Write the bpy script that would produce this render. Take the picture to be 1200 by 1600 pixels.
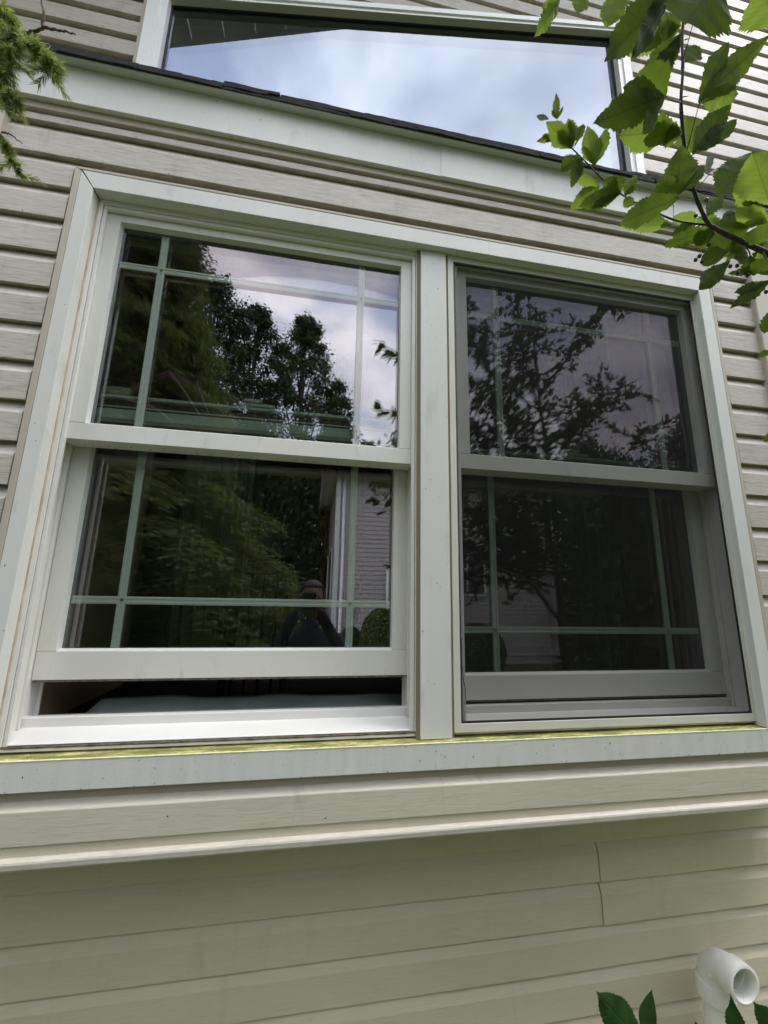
import bpy, bmesh, math, random
from mathutils import Vector, Matrix, noise
rnd = random.Random(7)
sc = bpy.context.scene
col = sc.collection
for o in list(bpy.data.objects): bpy.data.objects.remove(o)

# ------------------------------------------------------------------ camera, sky, sun, exposure
cd = bpy.data.cameras.new('camera'); cam = bpy.data.objects.new('camera', cd); col.objects.link(cam)
cd.sensor_fit = 'HORIZONTAL'; cd.sensor_width = 36.0; cd.lens = 638.43/1200*36
cd.clip_start = 0.02; cd.clip_end = 500
RX = Vector((0.98412, -0.17650, 0.01881)); UX = Vector((-0.05364, -0.19474, 0.97939)); WX = Vector((0.16920, 0.96484, 0.20112))
cam.matrix_world = Matrix(((RX.x, UX.x, -WX.x, 0), (RX.y, UX.y, -WX.y, 0), (RX.z, UX.z, -WX.z, 0), (0, 0, 0, 1)))
sc.camera = cam
sc.view_settings.view_transform = 'Standard'
try: sc.view_settings.look = 'None'
except Exception: pass
sc.view_settings.gamma = 1; sc.view_settings.use_curve_mapping = False
sc.view_settings.exposure = 1.24
SUN_EL, SUN_AZ = math.radians(60), math.radians(106)      # azimuth from +y towards +x
w = bpy.data.worlds.new('World'); sc.world = w; w.use_nodes = True
nt = w.node_tree; N = nt.nodes; Lk = nt.links
for n in list(N): N.remove(n)
out = N.new('ShaderNodeOutputWorld'); bg = N.new('ShaderNodeBackground'); bg.inputs['Strength'].default_value = 0.10
sky = N.new('ShaderNodeTexSky'); sky.sky_type = 'NISHITA'; sky.sun_disc = False
sky.sun_elevation = SUN_EL; sky.sun_rotation = SUN_AZ; sky.air_density = 1.2; sky.dust_density = 1.5
tc = N.new('ShaderNodeTexCoord'); mp = N.new('ShaderNodeMapping'); mp.inputs['Scale'].default_value = (1.5, 1.5, 3.0)
n1 = N.new('ShaderNodeTexNoise'); n1.inputs['Scale'].default_value = 1.9; n1.inputs['Detail'].default_value = 5; n1.inputs['Roughness'].default_value = .52
n1.inputs['Distortion'].default_value = .5
r1 = N.new('ShaderNodeValToRGB'); r1.color_ramp.elements[0].position = .36; r1.color_ramp.elements[1].position = .56
r1.color_ramp.elements[0].color = (.35, .35, .35, 1)
n2 = N.new('ShaderNodeTexNoise'); n2.inputs['Scale'].default_value = 3.1; n2.inputs['Detail'].default_value = 5
r2 = N.new('ShaderNodeValToRGB'); r2.color_ramp.elements[0].position = .3; r2.color_ramp.elements[1].position = .72
r2.color_ramp.elements[0].color = (5.2, 5.5, 6.1, 1); r2.color_ramp.elements[1].color = (10.3, 10.3, 10.4, 1)
mx = N.new('ShaderNodeMix'); mx.data_type = 'RGBA'
Lk.new(tc.outputs['Generated'], mp.inputs['Vector']); Lk.new(mp.outputs[0], n1.inputs['Vector']); Lk.new(mp.outputs[0], n2.inputs['Vector'])
Lk.new(n1.outputs['Fac'], r1.inputs[0]); Lk.new(n2.outputs['Fac'], r2.inputs[0])
Lk.new(r1.outputs[0], mx.inputs['Factor']); Lk.new(sky.outputs[0], mx.inputs[6]); Lk.new(r2.outputs[0], mx.inputs[7])
sx = N.new('ShaderNodeSeparateXYZ'); Lk.new(tc.outputs['Generated'], sx.inputs[0])
mz = N.new('ShaderNodeMapRange'); mz.inputs[1].default_value = 0; mz.inputs[2].default_value = 1; mz.inputs[3].default_value = .75; mz.inputs[4].default_value = 2.1
Lk.new(sx.outputs[2], mz.inputs[0])
mg = N.new('ShaderNodeMix'); mg.data_type = 'RGBA'; mg.blend_type = 'MULTIPLY'; mg.inputs['Factor'].default_value = 1; mg.clamp_result = False
Lk.new(mx.outputs[2], mg.inputs[6]); Lk.new(mz.outputs[0], mg.inputs[7]); Lk.new(mg.outputs[2], bg.inputs['Color']); Lk.new(bg.outputs[0], out.inputs['Surface'])
sl = bpy.data.lights.new('sun', 'SUN'); sl.energy = .8; sl.angle = math.radians(16); sl.color = (1, .97, .92)
sun = bpy.data.objects.new('sun', sl); col.objects.link(sun)
sd = Vector((math.sin(SUN_AZ)*math.cos(SUN_EL), math.cos(SUN_AZ)*math.cos(SUN_EL), math.sin(SUN_EL)))
sun.rotation_euler = (-sd).to_track_quat('-Z', 'Y').to_euler(); sun.location = sd*60
sc.cycles.use_denoising = True
sc.cycles.max_bounces = 8; sc.cycles.transparent_max_bounces = 24; sc.cycles.glossy_bounces = 5
sc.cycles.diffuse_bounces = 4; sc.cycles.caustics_reflective = False; sc.cycles.caustics_refractive = False
sc.cycles.sample_clamp_indirect = 6

# ------------------------------------------------------------------ helpers
def mat(name, c, rough=.5, var=.0, vscale=(3, 3, 3), bump=0, bscale=(60, 60, 60), dirt=None, spec=.5, detail=5):
    m = bpy.data.materials.new(name); m.use_nodes = True
    n = m.node_tree.nodes; l = m.node_tree.links; b = n['Principled BSDF']
    b.inputs['Roughness'].default_value = rough; b.inputs['Specular IOR Level'].default_value = spec
    b.inputs['Base Color'].default_value = (*c, 1)
    g = n.new('ShaderNodeNewGeometry')
    last = None
    if var:
        mpn = n.new('ShaderNodeMapping'); mpn.inputs['Scale'].default_value = vscale
        no = n.new('ShaderNodeTexNoise'); no.inputs['Scale'].default_value = 1; no.inputs['Detail'].default_value = detail
        rr = n.new('ShaderNodeMapRange'); rr.inputs[1].default_value = .3; rr.inputs[2].default_value = .7
        rr.inputs[3].default_value = 1-var; rr.inputs[4].default_value = 1+var
        mm = n.new('ShaderNodeMix'); mm.data_type = 'RGBA'; mm.blend_type = 'MULTIPLY'; mm.inputs['Factor'].default_value = 1
        mm.inputs[6].default_value = (*c, 1)
        l.new(g.outputs['Position'], mpn.inputs[0]); l.new(mpn.outputs[0], no.inputs['Vector']); l.new(no.outputs['Fac'], rr.inputs[0])
        l.new(rr.outputs[0], mm.inputs[7]); l.new(mm.outputs[2], b.inputs['Base Color']); last = mm.outputs[2]
    if dirt:
        dc, dscale, lo, hi, amt = dirt
        mpn = n.new('ShaderNodeMapping'); mpn.inputs['Scale'].default_value = dscale
        no = n.new('ShaderNodeTexNoise'); no.inputs['Scale'].default_value = 1; no.inputs['Detail'].default_value = 8; no.inputs['Roughness'].default_value = .65
        rr = n.new('ShaderNodeMapRange'); rr.inputs[1].default_value = lo; rr.inputs[2].default_value = hi; rr.inputs[4].default_value = amt
        mm = n.new('ShaderNodeMix'); mm.data_type = 'RGBA'; mm.inputs[7].default_value = (*dc, 1)
        if last: l.new(last, mm.inputs[6])
        else: mm.inputs[6].default_value = (*c, 1)
        l.new(g.outputs['Position'], mpn.inputs[0]); l.new(mpn.outputs[0], no.inputs['Vector']); l.new(no.outputs['Fac'], rr.inputs[0])
        l.new(rr.outputs[0], mm.inputs['Factor']); l.new(mm.outputs[2], b.inputs['Base Color']); last = mm.outputs[2]
    if bump:
        mpn = n.new('ShaderNodeMapping'); mpn.inputs['Scale'].default_value = bscale
        no = n.new('ShaderNodeTexNoise'); no.inputs['Scale'].default_value = 1; no.inputs['Detail'].default_value = 6
        bp = n.new('ShaderNodeBump'); bp.inputs['Strength'].default_value = bump; bp.inputs['Distance'].default_value = .002
        l.new(g.outputs['Position'], mpn.inputs[0]); l.new(mpn.outputs[0], no.inputs['Vector']); l.new(no.outputs['Fac'], bp.inputs['Height'])
        l.new(bp.outputs[0], b.inputs['Normal'])
    return m

def siding_mat(name, c, grain, grime=.45, glo=.56):
    m = bpy.data.materials.new(name); m.use_nodes = True
    n = m.node_tree.nodes; l = m.node_tree.links; b = n['Principled BSDF']
    b.inputs['Roughness'].default_value = .45; b.inputs['Specular IOR Level'].default_value = .4
    g = n.new('ShaderNodeNewGeometry'); oi = n.new('ShaderNodeObjectInfo')
    off = n.new('ShaderNodeVectorMath'); off.operation = 'ADD'
    sc_ = n.new('ShaderNodeVectorMath'); sc_.operation = 'SCALE'; sc_.inputs[0].default_value = (7, 0, 5)
    l.new(oi.outputs['Random'], sc_.inputs['Scale']); l.new(g.outputs['Position'], off.inputs[0]); l.new(sc_.outputs[0], off.inputs[1])
    def nz(scale, det, ro=.5, dist=0):
        mpn = n.new('ShaderNodeMapping'); mpn.inputs['Scale'].default_value = scale
        no = n.new('ShaderNodeTexNoise'); no.inputs['Scale'].default_value = 1; no.inputs['Detail'].default_value = det
        no.inputs['Roughness'].default_value = ro; no.inputs['Distortion'].default_value = dist
        l.new(off.outputs[0], mpn.inputs[0]); l.new(mpn.outputs[0], no.inputs['Vector']); return no.outputs['Fac']
    gr = nz((11, 60, 170), 6, .68, 1.0)
    rr = n.new('ShaderNodeMapRange'); rr.inputs[1].default_value = .34; rr.inputs[2].default_value = .47; rr.inputs[3].default_value = 1-grain; rr.inputs[4].default_value = 1.0
    l.new(gr, rr.inputs[0])
    big = nz((1.3, 3, 5), 4)
    r2 = n.new('ShaderNodeMapRange'); r2.inputs[1].default_value = .3; r2.inputs[2].default_value = .7; r2.inputs[3].default_value = .93; r2.inputs[4].default_value = 1.05
    l.new(big, r2.inputs[0])
    fine = nz((22, 60, 300), 3, .6, .4)
    r4 = n.new('ShaderNodeMapRange'); r4.inputs[1].default_value = .36; r4.inputs[2].default_value = .6; r4.inputs[3].default_value = 1-grain*.45; r4.inputs[4].default_value = 1.0+grain*.12
    l.new(fine, r4.inputs[0])
    mu0 = n.new('ShaderNodeMath'); mu0.operation = 'MULTIPLY'; l.new(rr.outputs[0], mu0.inputs[0]); l.new(r4.outputs[0], mu0.inputs[1])
    mul = n.new('ShaderNodeMath'); mul.operation = 'MULTIPLY'; l.new(mu0.outputs[0], mul.inputs[0]); l.new(r2.outputs[0], mul.inputs[1])
    mm = n.new('ShaderNodeMix'); mm.data_type = 'RGBA'; mm.blend_type = 'MULTIPLY'; mm.inputs['Factor'].default_value = 1; mm.inputs[6].default_value = (*c, 1)
    l.new(mul.outputs[0], mm.inputs[7])
    # faint grey-green grime streaks
    gm = nz((14, 5, 2.2), 7, .7)
    r3 = n.new('ShaderNodeMapRange'); r3.inputs[1].default_value = glo; r3.inputs[2].default_value = .8; r3.inputs[4].default_value = grime
    l.new(gm, r3.inputs[0])
    m2 = n.new('ShaderNodeMix'); m2.data_type = 'RGBA'; m2.inputs[7].default_value = (.20, .19, .13, 1)
    l.new(r3.outputs[0], m2.inputs['Factor']); l.new(mm.outputs[2], m2.inputs[6]); l.new(m2.outputs[2], b.inputs['Base Color'])
    bp = n.new('ShaderNodeBump'); bp.inputs['Strength'].default_value = .35; bp.inputs['Distance'].default_value = .0015
    l.new(gr, bp.inputs['Height']); l.new(bp.outputs[0], b.inputs['Normal'])
    return m

def link(name, bm, m, parent=None, smooth=False, kind=None):
    me = bpy.data.meshes.new(name); bm.to_mesh(me); bm.free()
    for mm in (m if isinstance(m, (list, tuple)) else [m]): me.materials.append(mm)
    if smooth:
        for p in me.polygons: p.use_smooth = True
    o = bpy.data.objects.new(name, me); col.objects.link(o)
    if parent:
        o.parent = parent
        if parent.type == 'EMPTY': o.matrix_parent_inverse = Matrix.Translation(-parent.location)
    if kind: o['kind'] = kind
    return o
def pydata(name, v, f, m, parent=None, smooth=False, kind=None):
    me = bpy.data.meshes.new(name); me.from_pydata(v, [], f)
    for mm in (m if isinstance(m, (list, tuple)) else [m]): me.materials.append(mm)
    if smooth: me.polygons.foreach_set('use_smooth', [True]*len(me.polygons))
    o = bpy.data.objects.new(name, me); col.objects.link(o)
    if parent:
        o.parent = parent
        if parent.type == 'EMPTY': o.matrix_parent_inverse = Matrix.Translation(-parent.location)
    if kind: o['kind'] = kind
    return o
def thing(name, label, cat, loc=(0, 0, 0), group=None):
    o = bpy.data.objects.new(name, None); col.objects.link(o); o.location = loc; o['label'] = label; o['category'] = cat
    o.empty_display_size = .05
    if group: o['group'] = group
    return o
def struct(o): o['kind'] = 'structure'; return o
def bmx(): return bmesh.new()
def prism(bm, poly, y0, y1, bev=0):   # poly in (x, z), extruded along y
    n = len(poly)
    a = [bm.verts.new((x, y0, z)) for x, z in poly]; b = [bm.verts.new((x, y1, z)) for x, z in poly]
    fs = [bm.faces.new(a), bm.faces.new(b[::-1])]
    for i in range(n): fs.append(bm.faces.new((a[i], b[i], b[(i+1) % n], a[(i+1) % n])))
    bmesh.ops.recalc_face_normals(bm, faces=fs)
    if bev:
        es = list({e for f in fs for e in f.edges}); bmesh.ops.bevel(bm, geom=es, offset=bev, segments=2, affect='EDGES', profile=.5)
def box(bm, x0, x1, y0, y1, z0, z1, bev=0): prism(bm, [(x0, z0), (x1, z0), (x1, z1), (x0, z1)], y0, y1, bev)
def extx(bm, prof, x0, x1, bev=0):    # prof in (y, z), extruded along x
    n = len(prof)
    a = [bm.verts.new((x0, y, z)) for y, z in prof]; b = [bm.verts.new((x1, y, z)) for y, z in prof]
    fs = [bm.faces.new(a), bm.faces.new(b[::-1])]
    for i in range(n): fs.append(bm.faces.new((a[i], b[i], b[(i+1) % n], a[(i+1) % n])))
    bmesh.ops.recalc_face_normals(bm, faces=fs)
    if bev:
        es = list({e for f in fs for e in f.edges}); bmesh.ops.bevel(bm, geom=es, offset=bev, segments=2, affect='EDGES', profile=.5)
def tube(V, F, pts, rad, k=6):
    base = len(V); n = len(pts); prev = None
    for i, p in enumerate(pts):
        p = Vector(p); d = (Vector(pts[min(i+1, n-1)])-Vector(pts[max(i-1, 0)]))
        if d.length < 1e-9: d = Vector((0, 0, 1))
        d.normalize()
        s = d.orthogonal().normalized() if prev is None else (prev-d*prev.dot(d)).normalized()
        prev = s; t = d.cross(s); r = rad[i] if isinstance(rad, (list, tuple)) else rad
        for j in range(k):
            a = 2*math.pi*j/k; V.append(tuple(p+(s*math.cos(a)+t*math.sin(a))*r))
    for i in range(n-1):
        for j in range(k): F.append((base+i*k+j, base+i*k+(j+1) % k, base+(i+1)*k+(j+1) % k, base+(i+1)*k+j))
    F.append(tuple(base+j for j in range(k))[::-1]); F.append(tuple(base+(n-1)*k+j for j in range(k)))

# ------------------------------------------------------------------ materials
M_sid = siding_mat('beige_vinyl_siding', (.53, .49, .425), .34)
M_sidlow = siding_mat('beige_vinyl_siding_smooth', (.63, .575, .455), .07, .22)
M_sidap = siding_mat('stained_apron_siding', (.57, .53, .435), .14, .7, .60)
M_chan = mat('beige_trim_vinyl', (.46, .41, .335), .4, .06, (4, 4, 4))
M_trim = mat('grey_white_aluminium_trim', (.655, .655, .62), .38, .05, (5, 5, 1.2), .12, (140, 140, 140), dirt=((.30, .30, .22), (16, 6, 5), .57, .80, .5))
M_board = mat('weathered_aluminium_sill_board', (.63, .635, .605), .4, .06, (30, 5, 3), .15, (140, 140, 140), dirt=((.24, .25, .16), (38, 4, 7), .60, .78, .55))
M_vinyl = mat('warm_white_window_vinyl', (.70, .69, .64), .36, .04, (4, 4, 3), .06, (200, 200, 200), dirt=((.34, .31, .22), (22, 8, 6), .58, .80, .42))
M_gfr = mat('bright_white_frame_vinyl', (.86, .86, .85), .3, .03, (3, 3, 3))
M_bead = mat('white_glazing_bead', (.74, .74, .70), .3)
M_sillw = mat('white_window_sill_vinyl', (.70, .69, .66), .35, .03, (6, 6, 6), dirt=((.45, .42, .36), (26, 30, 5), .66, .78, .4))
M_caulk = mat('aged_caulk', (.47, .38, .29), .8, .25, (60, 60, 25), .6, (300, 300, 90))
M_moss = mat('mossy_sill', (.46, .44, .17), .9, .4, (60, 200, 110), .9, (320, 320, 320), dirt=((.175, .175, .045), (11, 60, 40), .40, .55, .96), detail=8)
M_mosslip = mat('pale_sill_edge', (.74, .73, .52), .6, .2, (60, 60, 60), .3, (200, 200, 200))
M_gap = mat('black_gasket', (.012, .012, .012), .6)
M_grime_shade = mat('grime_and_recess_shade', (.13, .10, .08), .8, .6, (90, 90, 30), .5, (300, 300, 300))
M_shing = mat('dark_asphalt_shingle', (.011, .011, .012), .95, .5, (250, 250, 250), 1, (500, 500, 500))
M_munt = mat('white_grille_bar', (.90, .91, .88), .4)
M_screen_fr = mat('screen_frame_white', (.60, .59, .52), .4, .05, (5, 5, 5), .1, (100, 100, 100))
M_pvc = mat('white_pvc', (.80, .80, .74), .28, .05, (9, 9, 9), .05, (40, 40, 40), dirt=((.40, .40, .30), (10, 10, 10), .6, .8, .3))
M_lead = mat('aluminium_flashing', (.50, .54, .50), .45, .05, (5, 5, 5))

def glass(name, fac, tint, rtint, wav=.06):
    m = bpy.data.materials.new(name); m.use_nodes = True; n = m.node_tree.nodes; l = m.node_tree.links
    n.remove(n['Principled BSDF']); o = n['Material Output']
    t = n.new('ShaderNodeBsdfTransparent'); t.inputs[0].default_value = (*tint, 1)
    g = n.new('ShaderNodeBsdfGlossy'); g.inputs['Color'].default_value = (*rtint, 1); g.inputs['Roughness'].default_value = .0
    lw = n.new('ShaderNodeLayerWeight'); lw.inputs['Blend'].default_value = .35
    mr = n.new('ShaderNodeMapRange'); mr.inputs[3].default_value = fac; mr.inputs[4].default_value = .85
    mr.inputs[1].default_value = .25; mr.inputs[2].default_value = 1.0
    mx_ = n.new('ShaderNodeMixShader')
    ge = n.new('ShaderNodeNewGeometry'); mpn = n.new('ShaderNodeMapping'); mpn.inputs['Scale'].default_value = (3, 3, 2)
    no = n.new('ShaderNodeTexNoise'); no.inputs['Scale'].default_value = 1; no.inputs['Detail'].default_value = 1
    bp = n.new('ShaderNodeBump'); bp.inputs['Strength'].default_value = wav; bp.inputs['Distance'].default_value = .004
    l.new(ge.outputs['Position'], mpn.inputs[0]); l.new(mpn.outputs[0], no.inputs['Vector']); l.new(no.outputs['Fac'], bp.inputs['Height'])
    l.new(bp.outputs[0], g.inputs['Normal'])
    l.new(lw.outputs['Fresnel'], mr.inputs[0]); l.new(mr.outputs[0], mx_.inputs[0]); l.new(t.outputs[0], mx_.inputs[1]); l.new(g.outputs[0], mx_.inputs[2])
    l.new(mx_.outputs[0], o.inputs['Surface'])
    return m
M_glO = glass('outer_window_glass', .12, (.91, .995, .94), (1, .90, 1.0))
M_glI = glass('inner_low_e_glass', .18, (.92, .985, .95), (1.0, .86, 1.0))
M_glU = glass('gable_window_glass', .24, (.90, .97, .95), (.80, .86, 1), .02)

# ------------------------------------------------------------------ ground
M_grass = mat('lawn_green', (.085, .105, .038), .9, .45, (3, 3, 3), .8, (30, 30, 30), detail=8)
M_bounce = mat('bed_bounce_tone', (.16, .17, .085), .95, .4, (20, 20, 20), 1, (90, 90, 90))
bm = bmx()
nx = 40
gv = [[bm.verts.new((-120+240*i/nx, -150+250*j/nx, -1.65+ (0 if abs(-120+240*i/nx) < 12 and abs(-150+250*j/nx) < 16 else .35*noise.noise(Vector((i*.3, j*.3, 1)))))) for j in range(nx+1)] for i in range(nx+1)]
for i in range(nx):
    for j in range(nx): bm.faces.new((gv[i][j], gv[i+1][j], gv[i+1][j+1], gv[i][j+1]))
struct(link('ground', bm, M_grass))
bm = bmx(); box(bm, -2.6, 4.0, -.7, 1.20, -1.66, -1.635, .01); struct(link('bounce_planting_bed', bm, M_bounce))  # out of view; its pale tone and reach were set to bounce light upward

# ------------------------------------------------------------------ siding
E_ = .1016
def board(name, x0, x1, zl, e, yface, m, parent, x1top=None, x0top=None, drop=None, sh=.70):
    """One course of beveled vinyl siding: lip at the bottom, flat face, rounded shoulder at the top."""
    h = e
    if drop is None: drop = .0205 if yface < 1.1 else (.029 if zl > 1 else .014)
    prof = [(drop, .003), (.0010, .0), (0, .0010), (.0, .010), (.0006, h*(sh-.02)), (.0014, h*(sh+.005)), (drop*.80, h*.985), (drop, h+.008), (drop+.003, h+.008), (drop+.003, .003)]
    L = x1-x0; n = max(1, int(L/.22))
    ph = rnd.uniform(0, 99)
    V = []; F = []; k = len(prof)
    for i in range(n+1):
        t = i/n
        for (py, pz) in prof:
            s = min(1, max(0, pz/h))
            xa = x0+(0 if x0top is None else (x0top-x0)*s); xb = x1+(0 if x1top is None else (x1top-x1)*s)
            x = xa+(xb-xa)*t
            wob = noise.noise(Vector((x*2.1, zl*9, ph)))
            V.append((x, yface+py+wob*.0011, zl+pz+.0009*noise.noise(Vector((x*1.7, zl*7, ph+5)))))
    for i in range(n):
        for j in range(k):
            a = i*k+j; b = i*k+(j+1) % k; F.append((a, b, b+k, a+k))
    F.append(tuple(range(k))); F.append(tuple(n*k+j for j in range(k))[::-1])
    o = pydata(name, V, F, m, parent, True)
    o.data.set_sharp_from_angle(angle=math.radians(12))
    return o

bay = thing('bay_wall', 'projecting window bay clad in beige wood-grain vinyl siding around the pair of sash windows', 'bay wall', (0.3, 1.0, -1.65))
YB = 1.003
XL, XR = -.842, 1.458             # inner edges of the corner posts
side = [1.0225, .927, .827, .727, .627, .527, .427, .327, .225, .124, .023, -.079, -.180, -.282, -.3835]
board('siding_board', XL, XR, 1.218, .031, YB, M_sid, bay)
board('siding_board', XL, XR, 1.117, .101, YB, M_sid, bay)
up = [1.117]+side[:-1]
for zl, zu in zip(side, up):
    board('siding_board', XL, -.668, zl, zu-zl, YB, M_sid, bay)
    board('siding_board', 1.303, XR, zl, zu-zl, YB, M_sid, bay)
board('siding_board', XL, XR, -.484, .0745, YB, M_sidap, bay, sh=.80)
bm = bmx(); box(bm, XL, XR, 1.018, 1.0225, -.412, -.389, .0008); link('trim_channel', bm, M_chan, bay)
# bottom starter strip and its rounded nose
bm = bmx(); box(bm, XL-.08, XR+.08, 1.0065, 1.02, -.506, -.483, .0008); link('starter_strip', bm, M_sidlow, bay)
bm = bmx()
extx(bm, [(1.0065, -.5035), (1.0, -.5045), (.9955, -.5065), (.9940, -.510), (.9945, -.519), (.9975, -.523), (1.003, -.5245), (1.02, -.5245), (1.02, -.5035)], XL-.08, XR+.08, .0006)
link('starter_nose', bm, siding_mat('weathered_nose_vinyl', (.55, .51, .44), .2), bay)
bm = bmx(); box(bm, -.92, 1.53, 1.0205, 1.225, -.523, -.512); link('bay_soffit', bm, M_chan, bay)
# corner posts
for a, b in ((-.925, -.842), (1.458, 1.541)):
    bm = bmx(); box(bm, a, b, .990, 1.06, -.505, 1.272, .003); link('corner_post', bm, M_chan, bay)
for a, b in ((-.925, -.915), (1.531, 1.541)):
    for i in range(17):
        z0 = -.485+.1016*i
        bm = bmx(); prism(bm, [(a, z0), (b, z0), (b, min(1.27, z0+.1)), (a, min(1.27, z0+.1))], 1.061, 1.215, .001); link('siding_board', bm, M_sid, bay)
# J channels round the casing
for poly in ([(-.664, -.39), (-.6485, -.39), (-.6485, 1.079), (-.664, 1.088)],
             [(1.2855, -.39), (1.299, -.39), (1.299, 1.09), (1.2855, 1.081)],
             [(-.66, 1.0825), (1.30, 1.0825), (1.30, 1.0915), (-.66, 1.0915)]):
    bm = bmx(); prism(bm, poly, 1.000, 1.018, .002); link('trim_channel', bm, M_chan, bay)
bm = bmx(); extx(bm, [(1.0005, 1.2505), (.9985, 1.2525), (.9985, 1.2745), (1.02, 1.2745), (1.02, 1.2475), (1.012, 1.2475), (1.012, 1.2505)], XL, XR, .0008); link('trim_channel', bm, M_chan, bay)
# sheathing behind the boards (with the window hole)
bm = bmx()
for q in ((-.915, -.63, -.515, 1.275), (1.262, 1.53, -.515, 1.275), (-.63, 1.262, 1.04, 1.275), (-.63, 1.262, -.515, -.342), (.268, .362, -.342, 1.04)):
    box(bm, q[0], q[1], 1.027, 1.05 if q[0] != .268 else 1.16, q[2], q[3])
link('sheathing', bm, mat('sheathing', (.25, .2, .14), .9), bay)
bm = bmx()
for q in ((-.914, -.90), (1.516, 1.53)): box(bm, q[0], q[1], 1.05, 1.225, -.515, 1.275)
box(bm, -.90, 1.516, 1.05, 1.225, 1.262, 1.275)
link('sheathing', bm, bpy.data.materials['sheathing'], bay)

# casing boards
bm = bmx(); prism(bm, [(-.6455, 1.081), (1.2845, 1.081), (1.241, 1.032), (-.613, 1.032)], 1.0, 1.034, .0012); link('casing_board', bm, M_trim, bay)
bm = bmx(); prism(bm, [(-.6475, -.332), (-.613, -.332), (-.6135, 1.0295), (-.6475, 1.0775)], .9995, 1.034, .0012); link('casing_board', bm, M_trim, bay)
bm = bmx(); prism(bm, [(1.2425, -.332), (1.2848, -.332), (1.2848, 1.0795), (1.2415, 1.0305)], .9995, 1.034, .0012); link('casing_board', bm, M_trim, bay)
bm = bmx(); box(bm, .277, .3555, 1.020, 1.06, -.3315, 1.0315, .0012); link('mullion_cover', bm, M_trim, bay)
bm = bmx(); box(bm, -.664, 1.30, 1.0, 1.0195, -.3905, -.3345, .0015); link('apron_board', bm, M_board, bay)
# mossy ledge: its own thin slab with a pale front lip
bm = bmx(); extx(bm, [(1.0035, -.3344), (1.0035, -.3336), (1.036, -.3325), (1.05, -.330), (1.05, -.3344)], -.664, 1.30)
link('sill_ledge', bm, M_moss, bay)
bm = bmx(); box(bm, -.664, 1.30, .9992, 1.0034, -.3346, -.3326, .0006); link('ledge_lip', bm, M_mosslip, bay)
# moss cushions on the ledge (uncountable)
V = []; F = []
for i in range(900):
    x = rnd.uniform(-.66, 1.27); y = rnd.choice([rnd.uniform(1.006, 1.035), rnd.uniform(1.024, 1.036)]); r = rnd.uniform(.0008, .0026)*(1.3 if noise.noise(Vector((x*6, 0, 0))) > 0 else .7)
    b = len(V); k = 6
    for j in range(k): V.append((x+r*1.6*math.cos(j*math.tau/k), y+r*math.sin(j*math.tau/k), -.3335))
    V.append((x, y, -.3335+r*.9))
    for j in range(k): F.append((b+j, b+(j+1) % k, b+k))
pydata('moss', V, F, M_moss, bay, True, 'stuff')

# weep holes in the laps, specks and small scuffs on the trim
V = []; F = []
for x, z, y in ((-.535, 1.2185, 1.0025), (.17, 1.2185, 1.0025), (.52, 1.2185, 1.0025), (-.44, 1.1172, 1.0025), (.30, 1.1172, 1.0025), (-.76, .9275, 1.0025), (-.74, .5275, 1.0025), (1.38, .6272, 1.0025), (.06, -.4755, 1.0025), (-.26, -.452, 1.0025)):
    b = len(V)
    for j in range(6): V.append((x+.0017*math.cos(j*1.047), y-.0006, z+.0035+.0017*math.sin(j*1.047)))
    F.append(tuple(b+j for j in range(6)))
pydata('weep_hole', V, F, M_gap, bay, kind='stuff')
V = []; F = []
for i in range(170):
    k = rnd.random()
    if k < .35: x, z, y = rnd.uniform(-.64, 1.27), rnd.uniform(-.389, -.336)+(0 if rnd.random() < .5 else -.0), .9996
    elif k < .55: x, z, y = rnd.uniform(-.64, 1.27), -.3895+abs(rnd.gauss(0, .003)), .9996
    elif k < .72: x, z, y = rnd.uniform(.28, .352), rnd.uniform(-.33, 1.0), 1.0196
    elif k < .86: x, z, y = rnd.uniform(-.93, 1.5), rnd.uniform(1.28, 1.385), .9830
    else: x, z, y = rnd.choice((rnd.uniform(-.645, -.616), rnd.uniform(1.245, 1.282))), rnd.uniform(-.3, 1.0), .9991
    r_ = rnd.uniform(.0004, .0013); b = len(V); st = rnd.choice((1, 1, 2.4))
    for j in range(6): V.append((x+r_*math.cos(j*1.047), y, z+r_*st*math.sin(j*1.047)))
    F.append(tuple(b+j for j in range(6)))
pydata('dirt_specks', V, F, M_grime_shade, bay, kind='stuff')

# caulk strips
def caulk(x, z0, z1, y, r):
    pts = []; rad = []
    n = int(abs(z1-z0)/.02)
    for i in range(n+1):
        z = z0+(z1-z0)*i/n; q = noise.noise(Vector((x*9, z*14, 2)))
        pts.append((x+q*.001, y+q*.001, z)); rad.append(r*(1+.35*q))
    V = []; F = []; tube(V, F, pts, rad, 6); pydata('caulk_bead', V, F, M_caulk, bay, True)
caulk(-.6115, -.325, 1.028, 1.0325, .0036); caulk(1.2425, -.325, 1.028, 1.0345, .0042)
caulk(.2765, -.33, 1.028, 1.033, .0032); caulk(.3562, -.33, 1.028, 1.033, .0022)

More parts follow.
